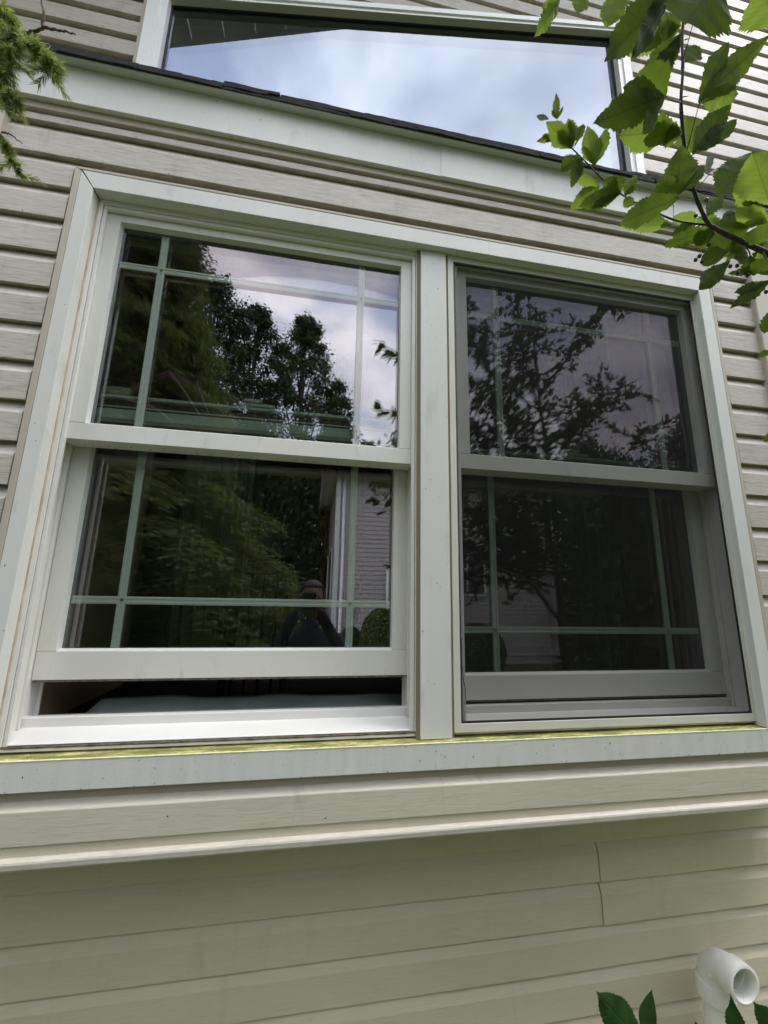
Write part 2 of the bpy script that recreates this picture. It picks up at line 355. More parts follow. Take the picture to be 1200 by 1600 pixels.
# ------------------------------------------------------------------ fascia, soffit strip and shingle edge of the bay roof
roof = thing('bay_roof', 'shallow roof over the window bay with pale fascia and a ragged dark shingle edge', 'roof', (.3, 1.0, 1.28))
bm = bmx(); box(bm, -.96, .3335, .985, .999, 1.2735, 1.3935, .001); link('fascia_board', bm, M_trim, roof)
bm = bmx(); box(bm, .331, 1.56, .9835, .9975, 1.2735, 1.3935, .001); link('fascia_board', bm, M_trim, roof)
bm = bmx(); box(bm, -.96, 1.56, .999, 1.05, 1.276, 1.288); link('soffit_strip', bm, M_trim, roof)
bm = bmx(); extx(bm, [(.985, 1.3935), (.975, 1.3925), (.9635, 1.3910), (.9620, 1.3920), (.9620, 1.3945), (.967, 1.397), (.999, 1.405), (.999, 1.3935)], -.96, 1.56, 0)
link('drip_edge', bm, M_lead, roof)
bm = bmx(); extx(bm, [(.960, 1.3972), (1.224, 1.457), (1.224, 1.445), (.999, 1.3955), (.963, 1.3968)], -.955, 1.555); link('roof_deck', bm, M_lead, roof)
for lay in range(3):
    x = -.97-lay*.05
    while x < 1.57:
        wd = rnd.uniform(.09, .26); x1 = min(x+wd, 1.575)
        yo = .9565+lay*.0025+rnd.uniform(-.004, .003); zo = 1.3942+lay*.0090+rnd.uniform(-.001, .0012)
        n = 6; V = []; F = []
        th = .0086+rnd.uniform(-.0008, .0016)
        for i in range(n+1):
            xx = x+.001+(x1-x-.002)*i/n; j = rnd.uniform(-.0012, .0012); jt = rnd.uniform(-.0006, .0006)
            ye = .949+.13+lay*.02; ze = (ye-.957)*.225
            V += [(xx, yo+j, zo-.001), (xx, yo+j, zo+th+jt), (xx, ye, zo+ze+th), (xx, ye, zo+ze-.001)]
        for i in range(n):
            for k in range(4): F.append((i*4+k, i*4+(k+1) % 4, i*4+4+(k+1) % 4, i*4+4+k))
        F += [(0, 3, 2, 1), (n*4, n*4+1, n*4+2, n*4+3)]
        pydata('shingle', V, F, M_shing, roof)
        x = x1
for r in range(1, 3):
    x = -.97
    while x < 1.56:
        x1 = min(x+rnd.uniform(.12, .3), 1.575); V = []; y0 = .96+r*.085; z0 = 1.432+(y0-.96)*.225; y1 = min(y0+.13, 1.216); z1 = z0+(y1-y0)*.225
        V = [(x, y0, z0), (x1-.003, y0, z0), (x1-.003, y1, z1), (x, y1, z1), (x, y0, z0-.005), (x1-.003, y0, z0-.005), (x1-.003, y1, z1-.005), (x, y1, z1-.005)]
        pydata('shingle', V, [(0, 1, 2, 3), (4, 7, 6, 5), (0, 4, 5, 1), (1, 5, 6, 2), (2, 6, 7, 3), (3, 7, 4, 0)], M_shing, roof); x = x1

# ------------------------------------------------------------------ main wall of the house (behind and around the bay)
house = thing('house_wall', 'long beige vinyl sided house wall behind the bay, with a sloping-topped gable window', 'house wall', (.5, 1.22, -1.65))
YM = 1.215
LOWJ = {0: .860, 1: .862}
zl = -.5617*YM+.0012; i = 0
low = [-.5632, -.6447, -.7300, -.8105, -.894, -.977, -1.060, -1.144, -1.227, -1.31]
for i, s in enumerate(low):
    z = s*YM; e = .1016
    if i in (1, 2):
        xj = .7045*YM
        board('siding_board', -2.6, xj, z, e, YM, M_sidlow, house); board('siding_board', xj+.0015, 3.6, z, e, YM-.0022, M_sidlow, house)
    else: board('siding_board', -2.6, 3.6, z, e, YM, M_sidlow, house)
eu = .0927
zu0 = 1.5002*YM-eu*2
def ztop(x): return 2.318+.2475*x           # outer top edge of the trapezoid window
for i in range(26):
    z = zu0+i*eu
    if z < 1.30: continue
    if z+eu*.5 < ztop(-.70):
        board('siding_board', -2.6, -.702, z, eu, YM, M_sid, house); board('siding_board', 1.330, 3.6, z, eu, YM, M_sid, house)
    elif z < ztop(1.31)+.01:
        xa = (z-2.318)/.2475-.02; xb = (z+eu-2.318)/.2475-.02
        board('siding_board', -2.6, xa, z, eu, YM, M_sid, house, x1top=xb)
        if z < ztop(1.31)-.02: board('siding_board', 1.330, 3.6, z, eu, YM, M_sid, house)
        else: board('siding_board', 1.30, 3.6, z, eu, YM, M_sid, house)
    else: board('siding_board', -2.6, 3.6, z, eu, YM, M_sid, house)
for i in range(19):                       # courses either side of the bay, down to the lower rows
    z = zu0-i*eu
    if z < -.66: break
    if z < 1.40:
        board('siding_board', -2.6, -.93, z, eu, YM, M_sid, house); board('siding_board', 1.546, 3.6, z, eu, YM, M_sid, house)
bm = bmx()
for q in ((-2.6, 3.6, -1.70, -.512), (-2.6, -.93, -.512, 4.2), (1.546, 3.6, -.512, 4.2)): box(bm, q[0], q[1], 1.2475, 1.262, q[2], q[3])
prism(bm, [(-.93, 2.16), (-.93, 4.2), (1.546, 4.2), (1.546, 2.74)], 1.2475, 1.262)
box(bm, -.93, 1.546, 1.2475, 1.262, 1.262, 1.475); box(bm, -.93, -.64, 1.2475, 1.262, 1.475, 2.08); box(bm, 1.262, 1.546, 1.2475, 1.262, 1.475, 2.62)
prism(bm, [(-.93, 2.08), (-.64, 2.14), (-.64, 2.23), (-.93, 2.16)], 1.2475, 1.262)
prism(bm, [(-.64, 2.15), (1.27, 2.61), (1.546, 2.62), (1.546, 2.74), (-.93, 2.17)], 1.248, 1.2615)
link('sheathing', bm, bpy.data.materials['sheathing'], house)
bm = bmx(); box(bm, -2.6, 3.6, 1.20, 1.30, -1.70, -1.575, .004); link('foundation', bm, mat('concrete', (.3, .29, .27), .9, .2, (9, 9, 9), .5, (60, 60, 60)), house)

# gable window (trapezoid) with its vinyl frame
gw = thing('gable_window', 'fixed trapezoid picture window with a white frame above the bay roof, reflecting clouds', 'window', (.31, 1.2, 1.42))
def quad_ring(bm, outer, inner, y0, y1, bev=.001):
    for i in range(4):
        j = (i+1) % 4; prism(bm, [outer[i], outer[j], inner[j], inner[i]], y0, y1, bev)
def trap(xl, xr, zb, off): return [(xl, zb), (xr, zb), (xr, 2.318+.2475*xr-off), (xl, 2.318+.2475*xl-off)]
o1 = trap(-.700, 1.328, 1.40, -.014); o2 = trap(-.683, 1.310, 1.40, .001); o3 = trap(-.640, 1.274, 1.44, .026); o4 = trap(-.617, 1.252, 1.46, .040)
for a, b, y0, y1, nm, mt in ((o1, o2, 1.211, 1.232, 'trim_channel', M_chan), (o2, o3, 1.200, 1.24, 'window_frame', M_gfr), (o3, o4, 1.206, 1.25, 'inner_frame', M_gfr)):
    for i in range(4):
        if i == 0 and nm == 'trim_channel': continue
        j = (i+1) % 4; bm = bmx(); prism(bm, [a[i], a[j], b[j], b[i]], y0, y1, .001); link(nm, bm, mt, gw)
g4 = trap(-.6175, 1.2525, 1.46, .0395); g5 = trap(-.612, 1.247, 1.465, .047)
bm = bmx(); quad_ring(bm, g4, g5, 1.231, 1.246, 0); link('gasket', bm, M_gap, gw)
for yy, mt in ((1.236, M_glU), (1.2535, M_glU)):
    bm = bmx(); v = [bm.verts.new((x, yy, z)) for x, z in trap(-.625, 1.26, 1.45, .032)]; bm.faces.new(v); link('glass_pane', bm, mt, gw)

# eave high above: boards seen only as the dark reflection in the gable window
ov = thing('gable_overhang', 'dark boarded rake overhang above the gable window, seen only mirrored in its glass', 'roof overhang', (-.5, .9, 3.2))
M_sof = mat('grey_soffit', (.62, .63, .60), .7, .2, (4, 4, 4))
def zov(x): return 2.755+.4919*(x+.873)
x = -2.6
while x < 2.9:
    x1 = x+.148
    bm = bmx(); prism(bm, [(x, zov(x)), (x1, zov(x1)), (x1, zov(x1)+.012), (x, zov(x)+.012)], .722, 1.2, .001); link('soffit_board', bm, M_sof, ov); x = x1+.006
bm = bmx(); prism(bm, [(-2.6, zov(-2.6)-.002), (2.9, zov(2.9)-.002), (2.9, zov(2.9)+.17), (-2.6, zov(-2.6)+.17)], .700, .720, .002); link('rake_board', bm, M_sof, ov)

# ------------------------------------------------------------------ double hung windows
M_spc = mat('grey_green_spacer', (.22, .27, .24), .5)
def double_hung(name, label, ox, lift, screen):
    w_ = thing(name, label, 'window', (ox-.17, 1.08, -.32))
    def bx(nm, *a, m=M_vinyl, par=w_, bev=.0008):
        bm = bmx(); box(bm, *a, bev); return link(nm, bm, m, par)
    X = lambda v: v+ox
    jl, jr = -.613, .267
    # frame: blind stops each side, head stops, liners
    bx('jamb', X(jl-.004), X(-.6005), 1.031, 1.045, -.3165, 1.031); bx('jamb', X(-.5992), X(-.5915), 1.0335, 1.0435, -.3165, 1.0065)
    bx('jamb', X(.2548), X(.2638), 1.0335, 1.0435, -.3165, 1.0065); bx('jamb', X(.2652), X(.2752), 1.031, 1.045, -.3165, 1.031)
    bx('head_jamb', X(-.6003), X(.2650), 1.031, 1.046, 1.0178, 1.0318); bx('head_jamb', X(-.5990), X(.2636), 1.0335, 1.044, 1.0068, 1.0165)
    bx('jamb_liner', X(-.640), X(jl), 1.0455, 1.165, -.325, 1.04); bx('jamb_liner', X(jr), X(.292), 1.0455, 1.165, -.325, 1.04)
    for xa in (jl, jr-.006):
        bx('balance_track', X(xa), X(xa+.006), 1.090, 1.0955, -.30, 1.0, bev=.0005)
        bx('balance_track', X(xa), X(xa+.006), 1.150, 1.156, -.30, 1.0, bev=.0005)
    bx('head_liner', X(jl), X(jr), 1.047, 1.165, 1.0165, 1.04)
    # dark line behind the stops
    bm = bmx()
    for q in ((-.6008, -.5989, -.31, 1.02), (.2634, .2655, -.31, 1.02)): box(bm, X(q[0]), X(q[1]), 1.039, 1.044, q[2], q[3])
    box(bm, X(-.60), X(.265), 1.039, 1.044, 1.0163, 1.0182); link('joint', bm, M_grime_shade, w_)
    # sill
    bm = bmx(); extx(bm, [(1.0365, -.3165), (1.0350, -.3145), (1.0365, -.3125), (1.098, -.300), (1.099, -.299), (1.0995, -.2805), (1.101, -.2795), (1.118, -.2795), (1.119, -.29), (1.17, -.29), (1.17, -.33), (1.04, -.33), (1.04, -.3165)], X(jl-.01), X(jr+.012))
    sl_ = link('sill', bm, M_sillw, w_)
    # grime line under the sill nose
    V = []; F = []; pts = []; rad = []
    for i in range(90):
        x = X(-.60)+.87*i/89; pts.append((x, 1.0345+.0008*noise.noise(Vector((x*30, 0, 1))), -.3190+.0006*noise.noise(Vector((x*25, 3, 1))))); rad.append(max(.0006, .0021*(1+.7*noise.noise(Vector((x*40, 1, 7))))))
    tube(V, F, pts, rad, 6); pydata('grime', V, F, M_grime_shade, w_, True)
    bx('sill_lip', X(-.618), X(.2745), 1.0345, 1.05, -.3275, -.3215, m=M_bead, bev=.001)
    # upper sash
    def sash(nm, yf, th, x0, x1, gx0, gx1, zb, zt, gzb, gzt, seam, mz, mxs, yg):
        bm = bmx(); box(bm, X(x0), X(gx0), yf, yf+th, seam+.0004, zt, .0006); box(bm, X(gx1), X(x1), yf, yf+th, seam+.0004, zt, .0006)
        box(bm, X(x0), X(x1), yf, yf+th, zb, seam-.0004, .0008)
        box(bm, X(gx0+.0003), X(gx1-.0003), yf+.0002, yf+th, gzt, zt-.0002, .0005)
        s = link(nm, bm, M_vinyl, w_)
        # glazing beads (slim sloped strips round the glass)
        bt = .0045
        bm = bmx()
        for poly in ([(gx0, seam), (gx0+bt, seam+bt), (gx0+bt, gzt-bt), (gx0, gzt)], [(gx1, seam), (gx1-bt, seam+bt), (gx1-bt, gzt-bt), (gx1, gzt)],
                     [(gx0, seam), (gx1, seam), (gx1-bt, seam+bt), (gx0+bt, seam+bt)], [(gx0, gzt), (gx1, gzt), (gx1-bt, gzt-bt), (gx0+bt, gzt-bt)]):
            a = [bm.verts.new((X(poly[0][0]), yf+.001, poly[0][1])), bm.verts.new((X(poly[1][0]), yf+.001, poly[1][1])), bm.verts.new((X(poly[2][0]), yf+.001, poly[2][1])), bm.verts.new((X(poly[3][0]), yf+.001, poly[3][1]))]
            P = [(Vector((X(p_[0]), 0, p_[1]))) for p_ in poly]
        bm.free(); bm = bmx()
        def bead(p0, p1, q0, q1):      # outer edge p at face, inner edge q set back
            v = [bm.verts.new((X(p0[0]), yf+.0012, p0[1])), bm.verts.new((X(p1[0]), yf+.0012, p1[1])), bm.verts.new((X(q1[0]), yg-.0015, q1[1])), bm.verts.new((X(q0[0]), yg-.0015, q0[1]))]
            u_ = [bm.verts.new((X(p0[0]), yg, p0[1])), bm.verts.new((X(p1[0]), yg, p1[1])), bm.verts.new((X(q1[0]), yg, q1[1])), bm.verts.new((X(q0[0]), yg, q0[1]))]
            fs = [bm.faces.new(v), bm.faces.new(u_[::-1])]
            for i in range(4): fs.append(bm.faces.new((v[i], u_[i], u_[(i+1) % 4], v[(i+1) % 4])))
            bmesh.ops.recalc_face_normals(bm, faces=fs)
        s2 = .0012
        bead((gx0, seam), (gx0, gzt), (gx0+s2, gzb), (gx0+s2, gzt-s2)); bead((gx1, seam), (gx1, gzt), (gx1-s2, gzb), (gx1-s2, gzt-s2))
        bead((gx0, seam), (gx1, seam), (gx0+s2, gzb), (gx1-s2, gzb)); bead((gx0, gzt), (gx1, gzt), (gx0+s2, gzt-s2), (gx1-s2, gzt-s2))
        link('glazing_bead', bm, M_bead, s)
        # dark spacer line
        bm = bmx()
        for q in ((gx0, gx0+.0035, gzb-.003, gzt), (gx1-.0035, gx1, gzb-.003, gzt)): box(bm, X(q[0]), X(q[1]), yg+.002, yg+.0125, q[2], q[3])
        box(bm, X(gx0+.0035), X(gx1-.0035), yg+.002, yg+.0125, gzt-.0035, gzt); box(bm, X(gx0+.0035), X(gx1-.0035), yg+.002, yg+.0125, gzb-.003, gzb)
        link('spacer', bm, M_spc, s)
        for yy, mt in ((yg, M_glO), (yg+.014, M_glI)):
            bm = bmx(); v = [bm.verts.new(p_) for p_ in ((X(gx0), yy, gzb-.003), (X(gx1), yy, gzb-.003), (X(gx1), yy, gzt), (X(gx0), yy, gzt))]; bm.faces.new(v); link('glass_pane', bm, mt, s)
        def grille(pr, horiz):
            bm = bmx(); wv = .0095
            ys = [(yg+.0045, -wv), (yg+.0035, -wv*.45), (yg+.0055, -wv*.3), (yg+.0055, wv*.3), (yg+.0035, wv*.45), (yg+.0045, wv), (yg+.0105, wv), (yg+.0105, -wv)]
            if horiz: extx(bm, [(y, pr+o_) for y, o_ in ys], X(gx0), X(gx1))
            else:
                a = [bm.verts.new((X(pr+o_), y, gzb)) for y, o_ in ys]; b = [bm.verts.new((X(pr+o_), y, gzt)) for y, o_ in ys]
                fs = [bm.faces.new(a), bm.faces.new(b[::-1])]
                for i in range(8): fs.append(bm.faces.new((a[i], b[i], b[(i+1) % 8], a[(i+1) % 8])))
                bmesh.ops.recalc_face_normals(bm, faces=fs)
            link('grille_bar', bm, M_munt, s)
        grille(mz, True)
        for q in mxs: grille(q, False)
        return s
    sash('upper_sash', 1.045, .038, -.609, .263, -.559, .2222, .3563, 1.0147, .4063, .9835, .3990, .870, (-.451, .105), 1.064)
    bx('meeting_rail', X(-.608), X(.262), 1.0835, 1.1055, .3568, .3975, m=M_vinyl)
    L_ = lift
    sash('lower_sash', 1.112, .036, -.6115, .2655, -.571, .2235, -.2697+L_, .4035+L_, -.2022+L_, .3745+L_, -.2068+L_, -.0893+L_, (-.458, .1106), 1.131)
    M_in = mat('brightened_inner_vinyl', (.86, .86, .82), .35) if 'brightened_inner_vinyl' not in bpy.data.materials else bpy.data.materials['brightened_inner_vinyl']  # sash vinyl painted paler, standing in for light lost behind the glass
    bx('check_rail_face', X(-.606), X(.260), 1.1095, 1.1118, .3760+L_, .4030+L_, m=M_in)
    bx('check_rail_lip', X(-.611), X(.265), 1.122, 1.148, .4405+L_, .4490+L_, m=M_in)
    bx('check_rail_recess', X(-.610), X(.264), 1.136, 1.147, .4040+L_, .4400+L_, m=M_grime_shade)  # dark strip paints in the shade of the recessed groove
    bx('check_rail_rib', X(-.609), X(.263), 1.1345, 1.1358, .4190+L_, .4225+L_, m=M_in, bev=.0003)
    bx('weather_strip', X(-.61), X(.264), 1.113, 1.146, -.2745+L_, -.2705+L_, m=M_grime_shade, bev=.0005)
    # cam lock and tilt latches on the check rail
    lk = bx('sash_lock', X(-.225), X(-.125), 1.118, 1.146, .4495+L_, .460+L_, m=M_in, bev=.003)
    bm = bmx(); box(bm, X(-.21), X(-.160), 1.112, 1.14, .4602+L_, .470+L_, .004); link('lock_cam', bm, M_munt, lk)
    bx('tilt_latch', X(-.575), X(-.505), 1.120, 1.147, .4495+L_, .472+L_, m=mat('tan_plastic', (.50, .45, .33), .4), bev=.003)
    bx('tilt_latch', X(.16), X(.22), 1.120, 1.147, .4495+L_, .466+L_, m=bpy.data.materials['tan_plastic'], bev=.003)
    # dirt specks under the upper rail
    V = []; F = []
    for i in range(60):
        x = X(rnd.uniform(-.59, .25)); y = rnd.uniform(1.075, 1.103); r = rnd.uniform(.0006, .002); b = len(V)
        for j in range(5): V.append((x+r*1.4*math.cos(j*1.2566), y+r*math.sin(j*1.2566), .3562 if y < 1.083 else .3566))
        V.append((x, y, .3552)); F += [(b+j, b+(j+1) % 5, b+5) for j in range(5)]
    pydata('dirt_specks', V, F, M_grime_shade, w_, kind='stuff')
    if screen:
        xo0, xo1, xi0, xi1, zo0, zo1, zi0, zi1 = .3625, 1.252, .3805, 1.232, -.3205, 1.0305, -.3010, 1.0120
        fr = None
        for poly in ([(xo0, zo1), (xo1, zo1), (xi1, zi1), (xi0, zi1)], [(xo0, zo0), (xo1, zo0), (xi1, zi0), (xi0, zi0)], [(xo0, zo0), (xi0, zi0), (xi0, zi1), (xo0, zo1)], [(xo1, zo0), (xi1, zi0), (xi1, zi1), (xo1, zo1)]):
            bm = bmx(); prism(bm, poly, 1.0245, 1.0305, .0007); link('screen_frame', bm, M_screen_fr, w_)
        bm = bmx(); a = [(xi0-.001, zi0-.001), (xi1+.001, zi0-.001), (xi1+.001, zi1+.001), (xi0-.001, zi1+.001)]; b = [(xi0+.0045, zi0+.005), (xi1-.0045, zi0+.005), (xi1-.0045, zi1-.005), (xi0+.0045, zi1-.005)]
        quad_ring(bm, a, b, 1.0265, 1.0295, 0); link('screen_spline', bm, M_gap, w_)
        n_ = 40; V = []; F = []
        for i in range(n_+1):
            for j in range(n_+1):
                x = xi0+(xi1-xi0)*i/n_; z = zi0+(zi1-zi0)*j/n_; V.append((x, 1.0280+.0016*noise.noise(Vector((x*5, 0, z*4)))*math.sin(math.pi*i/n_)*math.sin(math.pi*j/n_), z))
        for i in range(n_):
            for j in range(n_): a = i*(n_+1)+j; F.append((a, a+n_+1, a+n_+2, a+1))
        m = bpy.data.materials.new('insect_mesh'); m.use_nodes = True; nn = m.node_tree.nodes; ll = m.node_tree.links
        pb = nn['Principled BSDF']; pb.inputs['Base Color'].default_value = (.009, .009, .009, 1); pb.inputs['Roughness'].default_value = .8; pb.inputs['Specular IOR Level'].default_value = .1
        tr = nn.new('ShaderNodeBsdfTransparent'); ms = nn.new('ShaderNodeMixShader')
        ge = nn.new('ShaderNodeNewGeometry'); sp = nn.new('ShaderNodeSeparateXYZ'); ll.new(ge.outputs['Position'], sp.inputs[0])
        fs = []
        for ax in ('X', 'Z'):
            mu = nn.new('ShaderNodeMath'); mu.operation = 'MULTIPLY'; mu.inputs[1].default_value = 1/.0014
            fr_ = nn.new('ShaderNodeMath'); fr_.operation = 'FRACT'; gt = nn.new('ShaderNodeMath'); gt.operation = 'LESS_THAN'; gt.inputs[1].default_value = .235
            ll.new(sp.outputs[ax], mu.inputs[0]); ll.new(mu.outputs[0], fr_.inputs[0]); ll.new(fr_.outputs[0], gt.inputs[0]); fs.append(gt)
        mxm = nn.new('ShaderNodeMath'); mxm.operation = 'MAXIMUM'; ll.new(fs[0].outputs[0], mxm.inputs[0]); ll.new(fs[1].outputs[0], mxm.inputs[1])
        sf = nn.new('ShaderNodeMath'); sf.operation = 'MULTIPLY_ADD'; sf.inputs[1].default_value = .5; sf.inputs[2].default_value = .25; ll.new(mxm.outputs[0], sf.inputs[0]); ll.new(sf.outputs[0], ms.inputs[0]); ll.new(tr.outputs[0], ms.inputs[1]); ll.new(pb.outputs[0], ms.inputs[2]); ll.new(ms.outputs[0], nn['Material Output'].inputs['Surface'])
        pydata('insect_screen', V, F, m, w_, True)
        # loose screen pull cord
        V = []; F = []; tube(V, F, [(.386, 1.026, -.10), (.3845, 1.025, -.16), (.3885, 1.024, -.205), (.3935, 1.024, -.225), (.3915, 1.024, -.24), (.395, 1.024, -.246)], .0009, 5); pydata('screen_cord', V, F, M_gap, w_, True)
    return w_
W1 = double_hung('sash_window', 'left white double hung window with its lower sash raised a few centimetres and no insect screen', 0, .0666, False)
W2 = double_hung('sash_window', 'right white double hung window closed behind a dark insect screen', .988, 0.0, True)

# ------------------------------------------------------------------ the room behind the windows
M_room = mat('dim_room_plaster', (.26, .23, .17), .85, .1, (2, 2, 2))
M_wood = mat('dark_wood', (.06, .03, .018), .5, .3, (3, 3, 20))
bm = bmx()
def wallbox(*q): box(bm, *q)
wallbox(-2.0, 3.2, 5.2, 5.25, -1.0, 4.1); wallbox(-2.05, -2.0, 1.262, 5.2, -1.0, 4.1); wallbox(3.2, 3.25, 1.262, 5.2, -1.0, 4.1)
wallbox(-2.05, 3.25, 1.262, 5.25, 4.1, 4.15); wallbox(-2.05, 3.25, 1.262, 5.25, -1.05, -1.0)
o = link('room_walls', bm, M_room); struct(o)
bm = bmx()
wallbox(-.66, -.642, 1.168, 1.70, -.33, 1.2); wallbox(1.285, 1.30, 1.168, 1.70, -.33, 1.2); wallbox(-.66, 1.30, 1.168, 1.70, 1.2, 1.25)
o = link('bay_reveal', bm, mat('tan_painted_reveal', (.42, .34, .24), .7, .08, (3, 3, 3))); struct(o)
# inner window board with a pale cloth
bm = bmx(); box(bm, -.642, 1.285, 1.168, 1.285, -.335, -.318, .003); o = link('window_board', bm, M_munt); struct(o)
cl = []; F = []; nx_, ny_ = 60, 8
V = []
for i in range(nx_+1):
    for j in range(ny_+1):
        x = -.53+1.75*i/nx_; y = 1.175+(.105+.008*math.sin(i*.5)+.006*math.sin(i*1.3))*j/ny_
        V.append((x, y, -.300+.012*noise.noise(Vector((x*4, y*4, 3)))+(.018*(j/ny_)**2)))
for i in range(nx_):
    for j in range(ny_): a = i*(ny_+1)+j; F.append((a, a+ny_+1, a+ny_+2, a+1))
o = pydata('seat_cloth', V, F, mat('grey_blue_cloth', (.62, .70, .70), .9, .1, (9, 9, 9)), None, True)
o['label'] = 'pale grey-blue cloth on the inner window board, glimpsed under the raised left sash'; o['category'] = 'cloth'
sm = o.modifiers.new('thickness', 'SOLIDIFY'); sm.thickness = .006
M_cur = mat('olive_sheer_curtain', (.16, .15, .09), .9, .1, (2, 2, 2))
def curtain(nm, lab, x0, x1, y, z0, z1, folds, m, amp=.02):
    n = folds*8; V = []; F = []
    for i in range(n+1):
        x = x0+(x1-x0)*i/n
        for k, z in enumerate((z1, (z0+z1)/2, z0)):
            yy = y+amp*math.sin(i/8*math.tau+.4*math.sin(i*.13+k))*(0.6+.2*k)
            V.append((x+.006*math.sin(i*.7+k), yy, z))
    for i in range(n):
        for k in range(2): F.append((i*3+k, i*3+k+1, i*3+k+4, i*3+k+3))
    o = pydata(nm, V, F, m, None, True); o['label'] = lab; o['category'] = 'curtain'
    s = o.modifiers.new('thickness', 'SOLIDIFY'); s.thickness = .002
    return o
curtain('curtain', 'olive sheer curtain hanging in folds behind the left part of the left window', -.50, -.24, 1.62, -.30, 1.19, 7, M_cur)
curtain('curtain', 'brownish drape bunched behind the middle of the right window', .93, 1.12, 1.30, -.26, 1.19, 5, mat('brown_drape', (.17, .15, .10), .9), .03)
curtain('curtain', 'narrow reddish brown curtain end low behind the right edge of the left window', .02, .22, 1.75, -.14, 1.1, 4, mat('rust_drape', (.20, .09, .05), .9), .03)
# spindle-back chair in the room
ch = thing('chair', 'dark wooden spindle-back chair standing inside the room behind the open left sash', 'chair', (-.15, 2.1, -.99))
V = []; F = []
for sx in (-.42, -.12): 
    for yy in (1.95, 2.3):
        V = []; F = []; tube(V, F, [(sx, yy, -.99), (sx+.01, yy, -.55), (sx, yy, .2 if yy > 2 else -.55)], .017, 8); pydata('leg', V, F, M_wood, ch, True)
for i in range(4):
    V = []; F = []; tube(V, F, [(-.37+i*.066, 2.3, -.53), (-.37+i*.066, 2.31, .12)], .008, 6); pydata('spindle', V, F, M_wood, ch, True)
bm = bmx(); box(bm, -.45, -.09, 1.93, 2.33, -.56, -.53, .008); link('seat', bm, M_wood, ch)
bm = bmx(); box(bm, -.44, -.10, 2.29, 2.315, .10, .2, .008); link('backrest', bm, M_wood, ch)

# ------------------------------------------------------------------ white vent pipe
pv = thing('vent_pipe', 'white plastic vent pipe with an open elbow turned away from the lower wall', 'pipe', (1.085, 1.135, -1.6))
def ringsweep(pts, dirs, rads, k=32, close=None):
    V = []; F = []
    for p, d, r in zip(pts, dirs, rads):
        p = Vector(p); d = Vector(d).normalized(); s = Vector((1, 0, 0)); t = d.cross(s).normalized()
        for j in range(k): a = math.tau*j/k; V.append(tuple(p+(s*math.cos(a)+t*math.sin(a))*r))
    for i in range(len(pts)-1):
        for j in range(k): F.append((i*k+j, i*k+(j+1) % k, (i+1)*k+(j+1) % k, (i+1)*k+j))
    return V, F
PXc, PYc, PZ0 = 1.129, 1.150, -1.030      # top of the vertical run
R0 = .0358; Rb = .049
V, F = ringsweep([(PXc, PYc, -1.66), (PXc, PYc, PZ0)], [(0, 0, 1)]*2, [R0*.93]*2); pydata('riser', V, F, M_pvc, pv, True)
pts = []; dirs = []; rads = []
def add(p, d, r): pts.append(p); dirs.append(d); rads.append(r)
up_ = (0, 0, 1)
add((PXc, PYc, PZ0-.004), up_, R0*.93); add((PXc, PYc, PZ0-.004), up_, R0*1.17); add((PXc, PYc, PZ0+.001), up_, R0*1.20); add((PXc, PYc, PZ0+.034), up_, R0*1.20); add((PXc, PYc, PZ0+.037), up_, R0*1.17); add((PXc, PYc, PZ0+.040), up_, R0*1.0)
ce = Vector((PXc, PYc-Rb, PZ0+.040))
for i in range(1, 12):
    a = math.radians(90*i/12); add(tuple(ce+Vector((0, math.cos(a)*Rb, math.sin(a)*Rb))), (0, -math.sin(a), math.cos(a)), R0*1.0)
yo = ce.y; zo = ce.z+Rb; fo = (0, -1, 0)
add((PXc, yo, zo), fo, R0*1.0); add((PXc, yo-.003, zo), fo, R0*1.17); add((PXc, yo-.006, zo), fo, R0*1.20); add((PXc, yo-.040, zo), fo, R0*1.20); add((PXc, yo-.0415, zo), fo, R0*1.12)
add((PXc, yo-.0415, zo), fo, R0*1.02); add((PXc, yo-.040, zo), fo, R0*1.00); add((PXc, yo-.008, zo), fo, R0*.99); add((PXc, yo-.008, zo), fo, R0*.91)
for i in range(11, 0, -1):
    a = math.radians(90*i/12); add(tuple(ce+Vector((0, math.cos(a)*Rb, math.sin(a)*Rb))), (0, -math.sin(a), math.cos(a)), R0*.90)
V, F = ringsweep(pts, dirs, rads, 40)
o = pydata('elbow', V, F, M_pvc, pv, True)
o.data.set_sharp_from_angle(angle=math.radians(35))
bm = bmx(); bmesh.ops.create_icosphere(bm, subdivisions=2, radius=.004, matrix=Matrix.Translation((PXc-.0353, PYc-.026, PZ0+.066))); link('moulding_nub', bm, M_pvc, pv, True)

